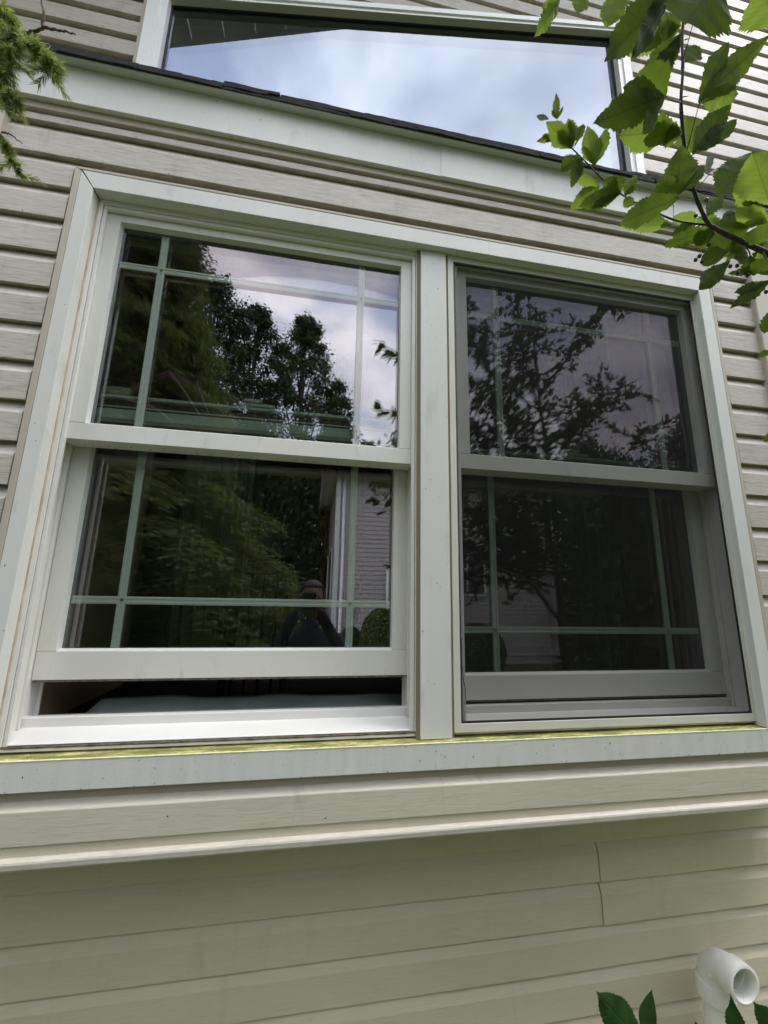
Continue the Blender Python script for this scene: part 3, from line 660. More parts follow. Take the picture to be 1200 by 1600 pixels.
# ------------------------------------------------------------------ leaves
def leaf_mat(name, base, back, trans, veins=9.0):
    m = bpy.data.materials.new(name); m.use_nodes = True; n = m.node_tree.nodes; l = m.node_tree.links
    b = n['Principled BSDF']; b.inputs['Roughness'].default_value = .55; b.inputs['Specular IOR Level'].default_value = .14
    uv = n.new('ShaderNodeUVMap'); sp = n.new('ShaderNodeSeparateXYZ'); l.new(uv.outputs[0], sp.inputs[0])
    av = n.new('ShaderNodeMath'); av.operation = 'ABSOLUTE'; l.new(sp.outputs[1], av.inputs[0])
    m1 = n.new('ShaderNodeMath'); m1.operation = 'MULTIPLY_ADD'; m1.inputs[1].default_value = -.9; l.new(av.outputs[0], m1.inputs[0]); l.new(sp.outputs[0], m1.inputs[2])
    m2 = n.new('ShaderNodeMath'); m2.operation = 'MULTIPLY'; m2.inputs[1].default_value = veins; l.new(m1.outputs[0], m2.inputs[0])
    fr = n.new('ShaderNodeMath'); fr.operation = 'PINGPONG'; fr.inputs[1].default_value = .5; l.new(m2.outputs[0], fr.inputs[0])
    mr = n.new('ShaderNodeMapRange'); mr.inputs[1].default_value = .0; mr.inputs[2].default_value = .09; l.new(fr.outputs[0], mr.inputs[0])
    mid = n.new('ShaderNodeMapRange'); mid.inputs[1].default_value = .004; mid.inputs[2].default_value = .016; l.new(av.outputs[0], mid.inputs[0])
    mn = n.new('ShaderNodeMath'); mn.operation = 'MINIMUM'; l.new(mr.outputs[0], mn.inputs[0]); l.new(mid.outputs[0], mn.inputs[1])
    oi = n.new('ShaderNodeObjectInfo'); hs = n.new('ShaderNodeHueSaturation'); 
    hv = n.new('ShaderNodeMapRange'); hv.inputs[3].default_value = .8; hv.inputs[4].default_value = 1.25; l.new(oi.outputs['Random'], hv.inputs[0]); l.new(hv.outputs[0], hs.inputs['Value'])
    no = n.new('ShaderNodeTexNoise'); no.inputs['Scale'].default_value = 60; no.inputs['Detail'].default_value = 4
    ge = n.new('ShaderNodeNewGeometry'); l.new(ge.outputs['Position'], no.inputs['Vector'])
    mx1 = n.new('ShaderNodeMix'); mx1.data_type = 'RGBA'; mx1.inputs[6].default_value = (*[c*1.15 for c in base], 1); mx1.inputs[7].default_value = (*base, 1); l.new(mn.outputs[0], mx1.inputs['Factor'])
    mx2 = n.new('ShaderNodeMix'); mx2.data_type = 'RGBA'; mx2.blend_type = 'MULTIPLY'; mx2.inputs['Factor'].default_value = .5
    l.new(mx1.outputs[2], mx2.inputs[6]); l.new(no.outputs['Fac'], mx2.inputs[7]); l.new(mx2.outputs[2], hs.inputs['Color']); l.new(hs.outputs[0], b.inputs['Base Color'])
    bp = n.new('ShaderNodeBump'); bp.inputs['Strength'].default_value = .5; bp.inputs['Distance'].default_value = .0008; l.new(mn.outputs[0], bp.inputs['Height']); l.new(bp.outputs[0], b.inputs['Normal'])
    tr = n.new('ShaderNodeBsdfTranslucent'); h2 = n.new('ShaderNodeHueSaturation'); h2.inputs['Color'].default_value = (*back, 1); l.new(hv.outputs[0], h2.inputs['Value'])
    mv = n.new('ShaderNodeMix'); mv.data_type = 'RGBA'; mv.blend_type = 'MULTIPLY'; mv.inputs['Factor'].default_value = 1
    vr = n.new('ShaderNodeMapRange'); vr.inputs[3].default_value = .72; vr.inputs[4].default_value = 1; l.new(mn.outputs[0], vr.inputs[0])
    l.new(h2.outputs[0], mv.inputs[6]); l.new(vr.outputs[0], mv.inputs[7]); l.new(mv.outputs[2], tr.inputs[0])
    ms = n.new('ShaderNodeMixShader'); ms.inputs[0].default_value = trans; l.new(b.outputs[0], ms.inputs[1]); l.new(tr.outputs[0], ms.inputs[2]); l.new(ms.outputs[0], n['Material Output'].inputs['Surface'])
    return m
M_leafD = leaf_mat('mature_leaf', (.055, .080, .016), (.17, .26, .03), .48)
M_leafY = leaf_mat('young_leaf', (.10, .145, .030), (.26, .37, .05), .54)
M_leafG = leaf_mat('silvery_leaf_back', (.32, .36, .34), (.2, .25, .15), .15)
M_leafP = leaf_mat('dark_serrate_leaf', (.030, .075, .022), (.05, .13, .02), .25, 12)
M_bark = mat('dark_bark', (.035, .028, .022), .7, .3, (60, 60, 60), .5, (200, 200, 200))
M_twig = mat('green_brown_twig', (.09, .085, .05), .6, .3, (60, 60, 60))
PROF = {
 'oval': [(0, .03), (.06, .20), (.15, .42), (.3, .80), (.45, .98), (.58, 1.0), (.72, .86), (.85, .58), (.94, .28), (1, 0)],
 'point': [(0, .03), (.08, .25), (.2, .62), (.35, .93), (.48, 1.0), (.62, .86), (.76, .56), (.87, .27), (.94, .10), (1, 0)],
 'lobeblade': [(0, .05), (.15, .35), (.35, .75), (.55, 1.0), (.72, .92), (.86, .62), (.95, .3), (1, 0)],
 'blade': [(0, .04), (.08, .28), (.2, .62), (.35, .92), (.5, 1.0), (.66, .84), (.82, .5), (.92, .24), (1, 0)],
 'lobe': [(0, .03), (.05, .16), (.14, .42), (.26, .90), (.33, 1.0), (.37, .80), (.40, .52), (.46, .55), (.60, .62), (.74, .48), (.88, .24), (1, 0)],
 'fork': [(0, .03), (.08, .22), (.2, .55), (.38, .92), (.52, 1.05), (.60, 1.0), (.63, .78), (.66, .42), (.72, .44), (.82, .40), (.92, .22), (1, 0)],
}
def prof(kind, t):
    P = PROF[kind]
    for (a, va), (b, vb) in zip(P, P[1:]):
        if a <= t <= b: return va+(vb-va)*(t-a)/(b-a)
    return 0
def leaf(name, B, T, side, width, shape, m, parent, serr=.05, teeth=13, n=34, lobes=()):
    """A blade (and, from the same base, its side lobes) as one folded, curled mesh."""
    V = []; F = []; U = []
    ph0 = rnd.uniform(0, 9); curl = rnd.uniform(-.10, .12); fold = rnd.uniform(.08, .26)
    def blade(B, T, side, width, prf, k_off, n):
        B = Vector(B); T = Vector(T); ax = T-B; L = ax.length; ax.normalize(); side = Vector(side); side = (side-ax*side.dot(ax)).normalized(); nor = side.cross(ax)
        ph = ph0+k_off; b0 = len(V)
        for i in range(n+1):
            t = i/n
            for sgn in (-1, 1):
                hw = prof(prf, t)*width*.5; tt = (t*teeth+ph) % 1.0; hw *= 1+serr*1.9*(1-2*tt)+.10*math.sin(t*5+ph*2+sgn)*(t*(1-t)*4)*(1 if t > .1 else 0)
                for k in (0, .5, 1.0):
                    if k == 0 and sgn == 1: continue
                    v = hw*k; z = v*fold+curl*L*(t-.3)**2+.02*L*math.sin(t*9+ph*3+sgn)*k+.012*L*math.sin(t*23+ph)*k+k_off*.0006
                    V.append(tuple(B+ax*(t*L+.15*v*(1-t))+side*(sgn*v)+nor*z)); U.append((t, sgn*v/L))
        for i in range(n):
            a = b0+i*5; b = a+5
            F.extend([(a, a+1, b+1, b), (a+1, a+2, b+2, b+1), (a+3, a, b, b+3), (a+4, a+3, b+3, b+4)])
    blade(B, T, side, width, shape if shape in PROF else 'oval', 0, n)
    for i, (lt, lw) in enumerate(lobes): blade(B, lt, side, lw, 'lobeblade', i+1, max(14, n*2//3))
    o = pydata(name, V, F, m, parent, True)
    uvl = o.data.uv_layers.new(name='UVMap')
    for lp in o.data.loops: uvl.data[lp.index].uv = U[lp.vertex_index]
    return o
LEAVES=[
 (0.2642, 0.3212, 0.7229, 0.236, 0.3362, 0.6747, 0.781, 0.557, -0.284, 0.0187, 'blade', 1, (((0.2417, 0.3266, 0.7058), 0.0078), ((0.2577, 0.3263, 0.6939), 0.0069))),
 (0.2929, 0.3138, 0.7342, 0.2846, 0.3219, 0.7025, 0.966, -0.02, -0.258, 0.0205, 'oval', 1, ()),
 (0.3232, 0.293, 0.7093, 0.3088, 0.3057, 0.6604, 0.855, -0.382, -0.35, 0.0306, 'oval', 1, ()),
 (0.3373, 0.247, 0.6197, 0.2652, 0.2763, 0.5397, 0.702, 0.573, -0.423, 0.0371, 'blade', 0, (((0.2945, 0.2682, 0.5441), 0.0246), ((0.3051, 0.2526, 0.6098), 0.0188))),
 (0.3662, 0.2248, 0.6021, 0.3331, 0.2408, 0.5536, 0.811, -0.08, -0.58, 0.0689, 'oval', 0, ()),
 (0.4424, 0.2365, 0.5817, 0.4214, 0.2319, 0.6213, -0.374, 0.923, -0.091, 0.0434, 'oval', 1, ()),
 (0.4126, 0.2991, 0.7042, 0.3833, 0.3101, 0.676, 0.71, 0.395, -0.584, 0.0277, 'oval', 1, ()),
 (0.4103, 0.3024, 0.6903, 0.3576, 0.3418, 0.6945, 0.593, 0.801, -0.086, 0.0346, 'blade', 1, (((0.3743, 0.3278, 0.6782), 0.0172), ((0.3813, 0.3229, 0.6958), 0.0138))),
 (0.3793, 0.2793, 0.6281, 0.353, 0.3111, 0.5971, 0.682, -0.138, -0.719, 0.0306, 'blade', 0, (((0.3639, 0.299, 0.5965), 0.0206),)),
 (0.3839, 0.2854, 0.595, 0.3999, 0.2786, 0.6143, -0.755, 0.082, 0.651, 0.0226, 'oval', 0, ()),
 (0.3764, 0.2723, 0.5149, 0.4417, 0.2469, 0.5822, -0.74, -0.195, 0.644, 0.0299, 'blade', 1, (((0.401, 0.2536, 0.5741), 0.0222),)),
 (0.3815, 0.2754, 0.5209, 0.4232, 0.2659, 0.531, -0.313, -0.726, 0.613, 0.0236, 'oval', 1, ()),
 (0.3177, 0.2579, 0.4845, 0.2495, 0.2755, 0.4574, 0.428, 0.525, -0.736, 0.0324, 'blade', 0, (((0.2966, 0.2672, 0.4475), 0.0179), ((0.2752, 0.262, 0.4905), 0.0207))),
 (0.3212, 0.2614, 0.4893, 0.2936, 0.2612, 0.5137, -0.277, 0.911, -0.305, 0.0364, 'oval', 0, ()),
 (0.3762, 0.2947, 0.5074, 0.3071, 0.3081, 0.5013, 0.207, 0.934, -0.292, 0.0354, 'blade', 1, (((0.3343, 0.3024, 0.4954), 0.0233),)),
 (0.377, 0.2949, 0.5054, 0.3566, 0.3, 0.4981, 0.353, 0.848, -0.395, 0.0222, 'oval', 1, ()),
 (0.3547, 0.2709, 0.4405, 0.3888, 0.255, 0.4884, -0.8, 0.079, 0.595, 0.0292, 'blade', 0, (((0.3952, 0.2551, 0.4724), 0.0184),)),
 (0.4051, 0.3105, 0.5064, 0.3984, 0.303, 0.5481, -0.637, 0.77, 0.038, 0.0284, 'oval', 1, ()),
 (0.3757, 0.3089, 0.4397, 0.3763, 0.2977, 0.4929, -0.726, 0.671, 0.149, 0.0304, 'blade', 1, (((0.3513, 0.3088, 0.4504), 0.0202), ((0.4006, 0.296, 0.4706), 0.0155))),
 (0.3792, 0.3123, 0.4452, 0.3567, 0.3137, 0.4574, -0.189, 0.872, -0.451, 0.0239, 'oval', 1, ()),
 (0.3777, 0.3081, 0.4418, 0.4031, 0.2972, 0.4727, -0.768, 0.024, 0.64, 0.019, 'oval', 1, ()),
 (0.3923, 0.2815, 0.4079, 0.4254, 0.2659, 0.455, -0.705, 0.357, 0.613, 0.0378, 'oval', 0, ()),
 (0.424, 0.2606, 0.3821, 0.4039, 0.2537, 0.4321, -0.608, 0.783, -0.135, 0.0364, 'oval', 1, ()),
 (0.417, 0.3054, 0.4713, 0.4131, 0.3021, 0.4903, 0.369, 0.9, 0.231, 0.0212, 'oval', 2, ()),
 (0.417, 0.3054, 0.4713, 0.4373, 0.3007, 0.4766, -0.215, 0.164, 0.963, 0.0153, 'oval', 2, ()),
 (0.2866, 0.3553, 0.5405, 0.2547, 0.3543, 0.5722, -0.274, 0.93, -0.245, 0.0222, 'blade', 1, (((0.2805, 0.3477, 0.5719), 0.0121), ((0.2993, 0.3456, 0.5662), 0.0103), ((0.268, 0.3519, 0.5625), 0.0103))),
 (0.288, 0.3547, 0.5421, 0.2808, 0.3491, 0.575, -0.616, 0.788, -0.001, 0.0177, 'oval', 1, ()),
 (0.2885, 0.3534, 0.5483, 0.3011, 0.3464, 0.5708, -0.876, -0.033, 0.482, 0.0122, 'oval', 1, ()),
 (0.2722, 0.3585, 0.587, 0.2697, 0.3522, 0.6191, -0.828, 0.559, 0.043, 0.0086, 'blade', 1, (((0.2643, 0.356, 0.5955), 0.0044), ((0.2781, 0.3523, 0.602), 0.0044))),
 (0.2628, 0.3602, 0.5868, 0.2469, 0.3622, 0.5904, -0.008, 0.854, -0.52, 0.0062, 'oval', 2, ()),
 (0.2734, 0.3627, 0.5659, 0.2486, 0.3684, 0.5591, 0.333, 0.713, -0.618, 0.0085, 'blade', 1, (((0.255, 0.364, 0.5649), 0.0044), ((0.2594, 0.365, 0.5564), 0.0044))),
 (0.3098, 0.3471, 0.5107, 0.2984, 0.3399, 0.5549, -0.695, 0.716, -0.064, 0.0239, 'blade', 1, (((0.3191, 0.335, 0.5508), 0.0169), ((0.2923, 0.3437, 0.5316), 0.0059))),
 (0.2926, 0.3478, 0.5217, 0.2693, 0.3553, 0.5054, 0.602, 0.466, -0.648, 0.0187, 'oval', 1, ()),
 (0.2942, 0.348, 0.5195, 0.2833, 0.3573, 0.4839, 0.905, -0.252, -0.343, 0.0139, 'blade', 1, (((0.2683, 0.354, 0.5026), 0.0118), ((0.2905, 0.3515, 0.4956), 0.0076))),
 (0.3165, 0.3512, 0.4853, 0.294, 0.3776, 0.477, 0.715, 0.44, -0.543, 0.0203, 'blade', 1, (((0.2954, 0.3611, 0.5054), 0.0152),)),
 (0.3216, 0.3265, 0.4504, 0.2749, 0.3381, 0.4339, 0.394, 0.443, -0.806, 0.0215, 'blade', 0, (((0.3011, 0.3257, 0.4614), 0.0174), ((0.2886, 0.3342, 0.4309), 0.0095))),
 (0.3195, 0.3272, 0.4489, 0.3101, 0.3253, 0.4657, -0.537, 0.816, -0.213, 0.0191, 'oval', 1, ()),
 (0.3395, 0.3409, 0.4656, 0.3537, 0.3333, 0.4902, -0.842, 0.123, 0.525, 0.0148, 'blade', 1, (((0.3499, 0.3346, 0.4771), 0.0066),)),
 (0.3519, 0.3408, 0.4555, 0.3383, 0.342, 0.4612, -0.14, 0.842, -0.521, 0.0116, 'oval', 0, ()),
 (0.3612, 0.2954, 0.4169, 0.3003, 0.3118, 0.3893, 0.433, 0.739, -0.516, 0.0273, 'oval', 0, ()),
 (0.3755, 0.3202, 0.4102, 0.3166, 0.3308, 0.4091, 0.177, 0.973, -0.145, 0.0214, 'blade', 1, (((0.362, 0.3209, 0.4082), 0.0078),)),
 (0.4432, 0.3454, 0.456, 0.4136, 0.3495, 0.4616, 0.142, 0.989, 0.039, 0.0206, 'oval', 1, ()),
 (0.4434, 0.3461, 0.4529, 0.4133, 0.3543, 0.4385, 0.461, 0.679, -0.572, 0.0168, 'oval', 0, ()),
 (0.4514, 0.3374, 0.4382, 0.3959, 0.3514, 0.4176, 0.365, 0.833, -0.417, 0.0198, 'oval', 0, ()),
 (0.4603, 0.343, 0.4533, 0.4278, 0.3543, 0.4265, 0.629, 0.576, -0.522, 0.0142, 'oval', 0, ()),
 (0.4405, 0.3299, 0.4336, 0.4865, 0.3222, 0.4316, -0.011, -0.321, 0.947, 0.0272, 'oval', 0, ()),
 (0.4355, 0.3286, 0.4439, 0.452, 0.3207, 0.4678, -0.703, 0.371, 0.607, 0.0154, 'oval', 0, ()),
 (0.4724, 0.34, 0.4573, 0.4888, 0.3347, 0.4692, -0.589, -0.011, 0.808, 0.0143, 'oval', 0, ()),
 (0.4964, 0.311, 0.4273, 0.458, 0.3149, 0.441, 0.084, 0.995, -0.046, 0.0244, 'blade', 1, (((0.4691, 0.3142, 0.425), 0.0113), ((0.4716, 0.3096, 0.4452), 0.0113))),
 (0.4923, 0.3069, 0.4503, 0.4539, 0.3111, 0.4626, 0.042, 0.978, -0.203, 0.0199, 'blade', 1, (((0.4641, 0.31, 0.4493), 0.0113), ((0.467, 0.3065, 0.4638), 0.0097))),
 (0.4812, 0.3107, 0.4414, 0.4898, 0.3035, 0.469, -0.722, 0.58, 0.379, 0.0201, 'oval', 0, ()),
 (0.4938, 0.3062, 0.4028, 0.4624, 0.311, 0.4064, 0.128, 0.977, -0.171, 0.0246, 'oval', 0, ()),
 (0.4515, 0.3376, 0.4367, 0.4723, 0.3383, 0.416, 0.537, -0.666, 0.518, 0.0274, 'oval', 0, ()),
 (0.4629, 0.3323, 0.4031, 0.4309, 0.3402, 0.3922, 0.388, 0.588, -0.71, 0.0205, 'oval', 0, ()),
 (0.472, 0.3313, 0.4003, 0.4631, 0.3329, 0.4002, 0.153, 0.792, -0.59, 0.0171, 'oval', 0, ()),
 (0.4456, 0.3202, 0.3765, 0.4126, 0.3327, 0.344, 0.68, -0.091, -0.728, 0.0209, 'oval', 0, ()),
 (0.4882, 0.3284, 0.4006, 0.488, 0.3333, 0.377, 0.639, -0.752, -0.163, 0.0152, 'oval', 0, ()),
 (0.5135, 0.3269, 0.3864, 0.4643, 0.3373, 0.3781, 0.25, 0.549, -0.797, 0.0113, 'blade', 1, (((0.4786, 0.333, 0.3768), 0.0066),)),
 (0.5028, 0.3204, 0.3769, 0.4786, 0.3235, 0.3822, -0.034, 0.784, -0.62, 0.0166, 'oval', 0, ()),
 (0.4935, 0.3157, 0.3576, 0.4491, 0.3303, 0.325, 0.591, -0.009, -0.807, 0.0144, 'blade', 0, (((0.4519, 0.3245, 0.3405), 0.0111),)),
 (0.498, 0.3214, 0.3266, 0.4882, 0.329, 0.2981, 0.667, -0.629, -0.399, 0.0146, 'oval', 0, ()),
 (0.4978, 0.3314, 0.2786, 0.4839, 0.3351, 0.2726, 0.418, 0.129, -0.899, 0.008, 'oval', 1, ()),
 (0.509, 0.3477, 0.1912, 0.4948, 0.3529, 0.1782, 0.543, -0.384, -0.747, 0.008, 'oval', 1, ()),
 (0.508, 0.3502, 0.4457, 0.4824, 0.3568, 0.4356, 0.425, 0.535, -0.73, 0.0175, 'oval', 1, ()),
 (0.5077, 0.349, 0.4422, 0.4827, 0.3511, 0.4532, 0.131, 0.985, 0.109, 0.0182, 'oval', 1, ()),
 (0.4649, 0.3421, 0.4354, 0.4361, 0.3489, 0.4268, 0.354, 0.524, -0.775, 0.0175, 'oval', 1, ()),
 (0.4717, 0.3432, 0.4582, 0.502, 0.3375, 0.4598, -0.111, -0.314, 0.943, 0.0216, 'oval', 0, ()),
 (0.5002, 0.3417, 0.4314, 0.4991, 0.3471, 0.4065, 0.997, -0.056, -0.056, 0.0232, 'oval', 0, ()),
 (0.5321, 0.3528, 0.4485, 0.5113, 0.3538, 0.4613, -0.064, 0.982, -0.177, 0.0142, 'oval', 0, ()),
 (0.5167, 0.3609, 0.4513, 0.5001, 0.3659, 0.4411, 0.552, 0.538, -0.637, 0.016, 'oval', 1, ()),
 (0.4842, 0.3351, 0.4388, 0.5015, 0.3275, 0.4607, -0.622, 0.442, 0.646, 0.0151, 'oval', 0, ()),
 (0.5365, 0.3526, 0.4518, 0.5493, 0.3535, 0.4367, 0.459, -0.822, 0.338, 0.0136, 'oval', 1, ()),
 (0.4825, 0.3458, 0.4476, 0.5145, 0.342, 0.4392, 0.134, -0.606, 0.784, 0.017, 'oval', 0, ()),
 (0.457, 0.3381, 0.4339, 0.4292, 0.3445, 0.4263, 0.337, 0.651, -0.68, 0.0209, 'oval', 1, ()),
 (0.5276, 0.3525, 0.455, 0.5511, 0.3498, 0.4485, 0.13, -0.651, 0.747, 0.0158, 'oval', 0, ()),
 (0.4945, 0.3428, 0.4491, 0.5144, 0.3434, 0.4297, 0.581, -0.571, 0.58, 0.0143, 'oval', 0, ()),
 (0.5234, 0.3356, 0.4168, 0.5353, 0.3282, 0.4424, -0.164, 0.924, 0.345, 0.0184, 'oval', 1, ()),
 (0.508, 0.3598, 0.4719, 0.4855, 0.3687, 0.4479, 0.702, 0.547, -0.455, 0.0193, 'oval', 1, ()),
 (0.4882, 0.3544, 0.4725, 0.459, 0.3585, 0.4777, 0.07, 0.939, -0.338, 0.0159, 'oval', 0, ()),
 (0.5112, 0.3343, 0.4159, 0.5217, 0.3359, 0.3998, 0.546, -0.79, 0.28, 0.0188, 'oval', 1, ()),
 (0.528, 0.3538, 0.4439, 0.5035, 0.3577, 0.4457, 0.078, 0.773, -0.63, 0.0213, 'oval', 0, ()),
 (0.489, 0.336, 0.4392, 0.5072, 0.336, 0.424, 0.44, -0.724, 0.532, 0.018, 'oval', 0, ()),
 (0.5199, 0.3329, 0.4091, 0.5407, 0.3258, 0.4253, -0.614, 0.009, 0.79, 0.0134, 'oval', 0, ()),
 (0.5308, 0.3543, 0.4351, 0.5602, 0.3514, 0.4245, 0.191, -0.672, 0.716, 0.0178, 'oval', 0, ()),
 (0.4872, 0.3553, 0.4618, 0.5171, 0.3467, 0.4782, -0.397, 0.283, 0.873, 0.024, 'oval', 0, ()),
 (0.5093, 0.3568, 0.4535, 0.478, 0.3652, 0.4393, 0.391, 0.848, -0.358, 0.0214, 'oval', 1, ()),
 (0.4604, 0.3392, 0.4396, 0.4531, 0.3374, 0.4546, -0.43, 0.898, -0.097, 0.0128, 'oval', 0, ()),
 (0.5305, 0.3446, 0.4243, 0.5385, 0.3486, 0.3987, 0.905, -0.362, 0.225, 0.0225, 'oval', 0, ()),
 (0.5271, 0.3598, 0.4573, 0.5138, 0.359, 0.4722, -0.305, 0.925, -0.225, 0.0133, 'oval', 1, ()),
]
STEMS=[
  [ (0.3725, 0.2629, 0.6628, 0.0016),(0.3714, 0.2746, 0.6075, 0.0017),(0.374, 0.2814, 0.573, 0.0017),(0.3738, 0.2886, 0.5385, 0.0019),(0.3829, 0.2989, 0.5061, 0.0021000000000000003),(0.3922, 0.3072, 0.4835, 0.0021000000000000003),(0.4068, 0.3154, 0.4568, 0.0024),(0.4267, 0.3228, 0.4296, 0.0026),(0.442, 0.3261, 0.4256, 0.003),(0.4785, 0.327, 0.4152, 0.0034),(0.5202, 0.3232, 0.3983, 0.004) ],
  [ (0.4359, 0.3264, 0.4291, 0.0016),(0.4047, 0.3353, 0.4374, 0.0013),(0.3845, 0.3414, 0.4504, 0.0012),(0.3536, 0.3477, 0.4709, 0.0011),(0.3262, 0.3488, 0.4885, 0.001),(0.3038, 0.3519, 0.5173, 0.0009),(0.2865, 0.3551, 0.5413, 0.0008),(0.2754, 0.3583, 0.5604, 0.0006),(0.2661, 0.3602, 0.5838, 0.0005) ],
  [ (0.3909, 0.3052, 0.4941, 0.0006),(0.3764, 0.2723, 0.5149, 0.0004) ],
  [ (0.3718, 0.2815, 0.5744, 0.0005),(0.3568, 0.2513, 0.5827, 0.0004) ],
  [ (0.3738, 0.2886, 0.5385, 0.0008),(0.341, 0.2702, 0.505, 0.0006),(0.3178, 0.258, 0.4839, 0.0004) ],
  [ (0.3831, 0.2999, 0.5012, 0.0005),(0.3735, 0.2953, 0.5067, 0.0004) ],
  [ (0.4075, 0.3153, 0.4568, 0.0005),(0.417, 0.3054, 0.4713, 0.0004) ],
  [ (0.4082, 0.3181, 0.4478, 0.0005),(0.36, 0.2961, 0.4149, 0.0004) ],
  [ (0.3974, 0.3368, 0.4365, 0.0003),(0.3712, 0.311, 0.4334, 0.0003) ],
  [ (0.3168, 0.3491, 0.4951, 0.0004),(0.3106, 0.3469, 0.5107, 0.0003) ],
  [ (0.3743, 0.2744, 0.6062, 0.0008),(0.3797, 0.2731, 0.6077, 0.0003) ],
  [ (0.3735, 0.2875, 0.544, 0.001),(0.3817, 0.2857, 0.5455, 0.0003) ],
  [ (0.383, 0.2994, 0.504, 0.001),(0.3885, 0.2981, 0.5055, 0.0002) ],
  [ (0.4785, 0.327, 0.4152, 0.0012),(0.4883, 0.3287, 0.3992, 0.0008),(0.4726, 0.3338, 0.3878, 0.0005) ],
  [ (0.4274, 0.3226, 0.4296, 0.0003),(0.4254, 0.318, 0.4534, 0.0003) ],
  [ (0.4275, 0.3231, 0.4274, 0.0003),(0.4148, 0.3235, 0.4358, 0.0003) ],
  [ (0.442, 0.3261, 0.4256, 0.0004),(0.43, 0.3397, 0.3951, 0.0003) ],
  [ (0.442, 0.3261, 0.4256, 0.0004),(0.425, 0.3411, 0.3928, 0.0003) ],
  [ (0.4883, 0.3287, 0.3992, 0.0004),(0.4909, 0.3325, 0.3786, 0.0003) ],
  [ (0.4883, 0.3287, 0.3992, 0.0004),(0.4938, 0.3318, 0.3794, 0.0003) ],
  [ (0.5012, 0.3248, 0.4068, 0.0015),(0.5087, 0.3223, 0.3626, 0.001),(0.503, 0.3234, 0.3126, 0.0007),(0.5068, 0.3316, 0.2702, 0.0006),(0.515, 0.3507, 0.1715, 0.0004) ],
]
BERRIES= [(0.4326, 0.3234, 0.4611), (0.4211, 0.3293, 0.4425), (0.4281, 0.3377, 0.3964), (0.4239, 0.3394, 0.3919), (0.4314, 0.3385, 0.3898), (0.4641, 0.3337, 0.3853), (0.4721, 0.3321, 0.3862), (0.4734, 0.3337, 0.3774), (0.4918, 0.3304, 0.3778), (0.4845, 0.3322, 0.3754), (0.4377, 0.3332, 0.4098), (0.4962, 0.3267, 0.3918), (0.5069, 0.3321, 0.3568)]
PLANT=[
   (0.5424, 0.6864, -0.6667, 0.4646, 0.6941, -0.5882, -0.711, -0.112, -0.694, 0.0505) ,
   (0.5367, 0.6875, -0.6668, 0.5529, 0.6778, -0.5846, -0.658, 0.722, 0.214, 0.0233) ,
   (0.6955, 0.6669, -0.7019, 0.6719, 0.6587, -0.5929, -0.744, 0.659, -0.111, 0.033) ,
   (0.7952, 0.6684, -0.6936, 0.7278, 0.6751, -0.6191, -0.723, 0.165, -0.67, 0.0461) ,
   (0.6782, 0.7169, -0.7281, 0.659, 0.7189, -0.6718, -0.826, 0.477, -0.3, 0.0207) ,
]
TWIGS=[
  [ (-0.456, 0.4577, 0.6738),(-0.4087, 0.4534, 0.6547),(-0.3784, 0.4457, 0.666),(-0.3587, 0.4409, 0.6726),(-0.3567, 0.4367, 0.691),(-0.3656, 0.4335, 0.7139) ],
  [ (-0.3587, 0.4409, 0.6726),(-0.3363, 0.4374, 0.6707),(-0.3182, 0.4353, 0.6657) ],
  [ (-0.4087, 0.4534, 0.6547),(-0.3935, 0.4497, 0.6596),(-0.3745, 0.4482, 0.6508),(-0.3536, 0.4477, 0.6358),(-0.3363, 0.4459, 0.63) ],
  [ (-0.3745, 0.4482, 0.6508),(-0.3533, 0.4489, 0.6297),(-0.3435, 0.4494, 0.6191) ],
  [ (-0.4337, 0.4505, 0.6896),(-0.4072, 0.4442, 0.6977),(-0.3948, 0.4452, 0.6826),(-0.386, 0.4476, 0.6636) ],
  [ (-0.4243, 0.4553, 0.659),(-0.4077, 0.4571, 0.6363),(-0.396, 0.4585, 0.6196) ],
  [ (-0.4346, 0.4475, 0.7049),(-0.4109, 0.4455, 0.6946),(-0.3974, 0.4472, 0.6749),(-0.3902, 0.4501, 0.6551) ],
  [ (-0.43, 0.4643, 0.6205),(-0.406, 0.4632, 0.6056),(-0.3946, 0.4635, 0.5943),(-0.3849, 0.4634, 0.5868) ],
  [ (-0.421, 0.4675, 0.5977),(-0.4053, 0.4656, 0.5934),(-0.4002, 0.4666, 0.5842) ],
  [ (-0.4264, 0.4772, 0.5553),(-0.4026, 0.4754, 0.5443),(-0.396, 0.4761, 0.5352),(-0.3921, 0.4783, 0.5214),(-0.3837, 0.4797, 0.5078),(-0.3761, 0.4805, 0.4972) ],
  [ (-0.4005, 0.4743, 0.5474),(-0.3903, 0.4732, 0.5445),(-0.375, 0.4728, 0.5333) ],
  [ (-0.3935, 0.4497, 0.6596),(-0.4006, 0.4536, 0.6472),(-0.3935, 0.4558, 0.6304) ],
  [ (-0.428, 0.4567, 0.6551),(-0.4111, 0.4593, 0.6286),(-0.4045, 0.4626, 0.6072) ],
  [ (-0.3859, 0.448, 0.6613),(-0.3778, 0.4479, 0.6553),(-0.3622, 0.446, 0.651),(-0.3501, 0.4458, 0.642) ],
  [ (-0.4108, 0.4752, 0.5518),(-0.4025, 0.476, 0.5412),(-0.3942, 0.4767, 0.5306) ],
]
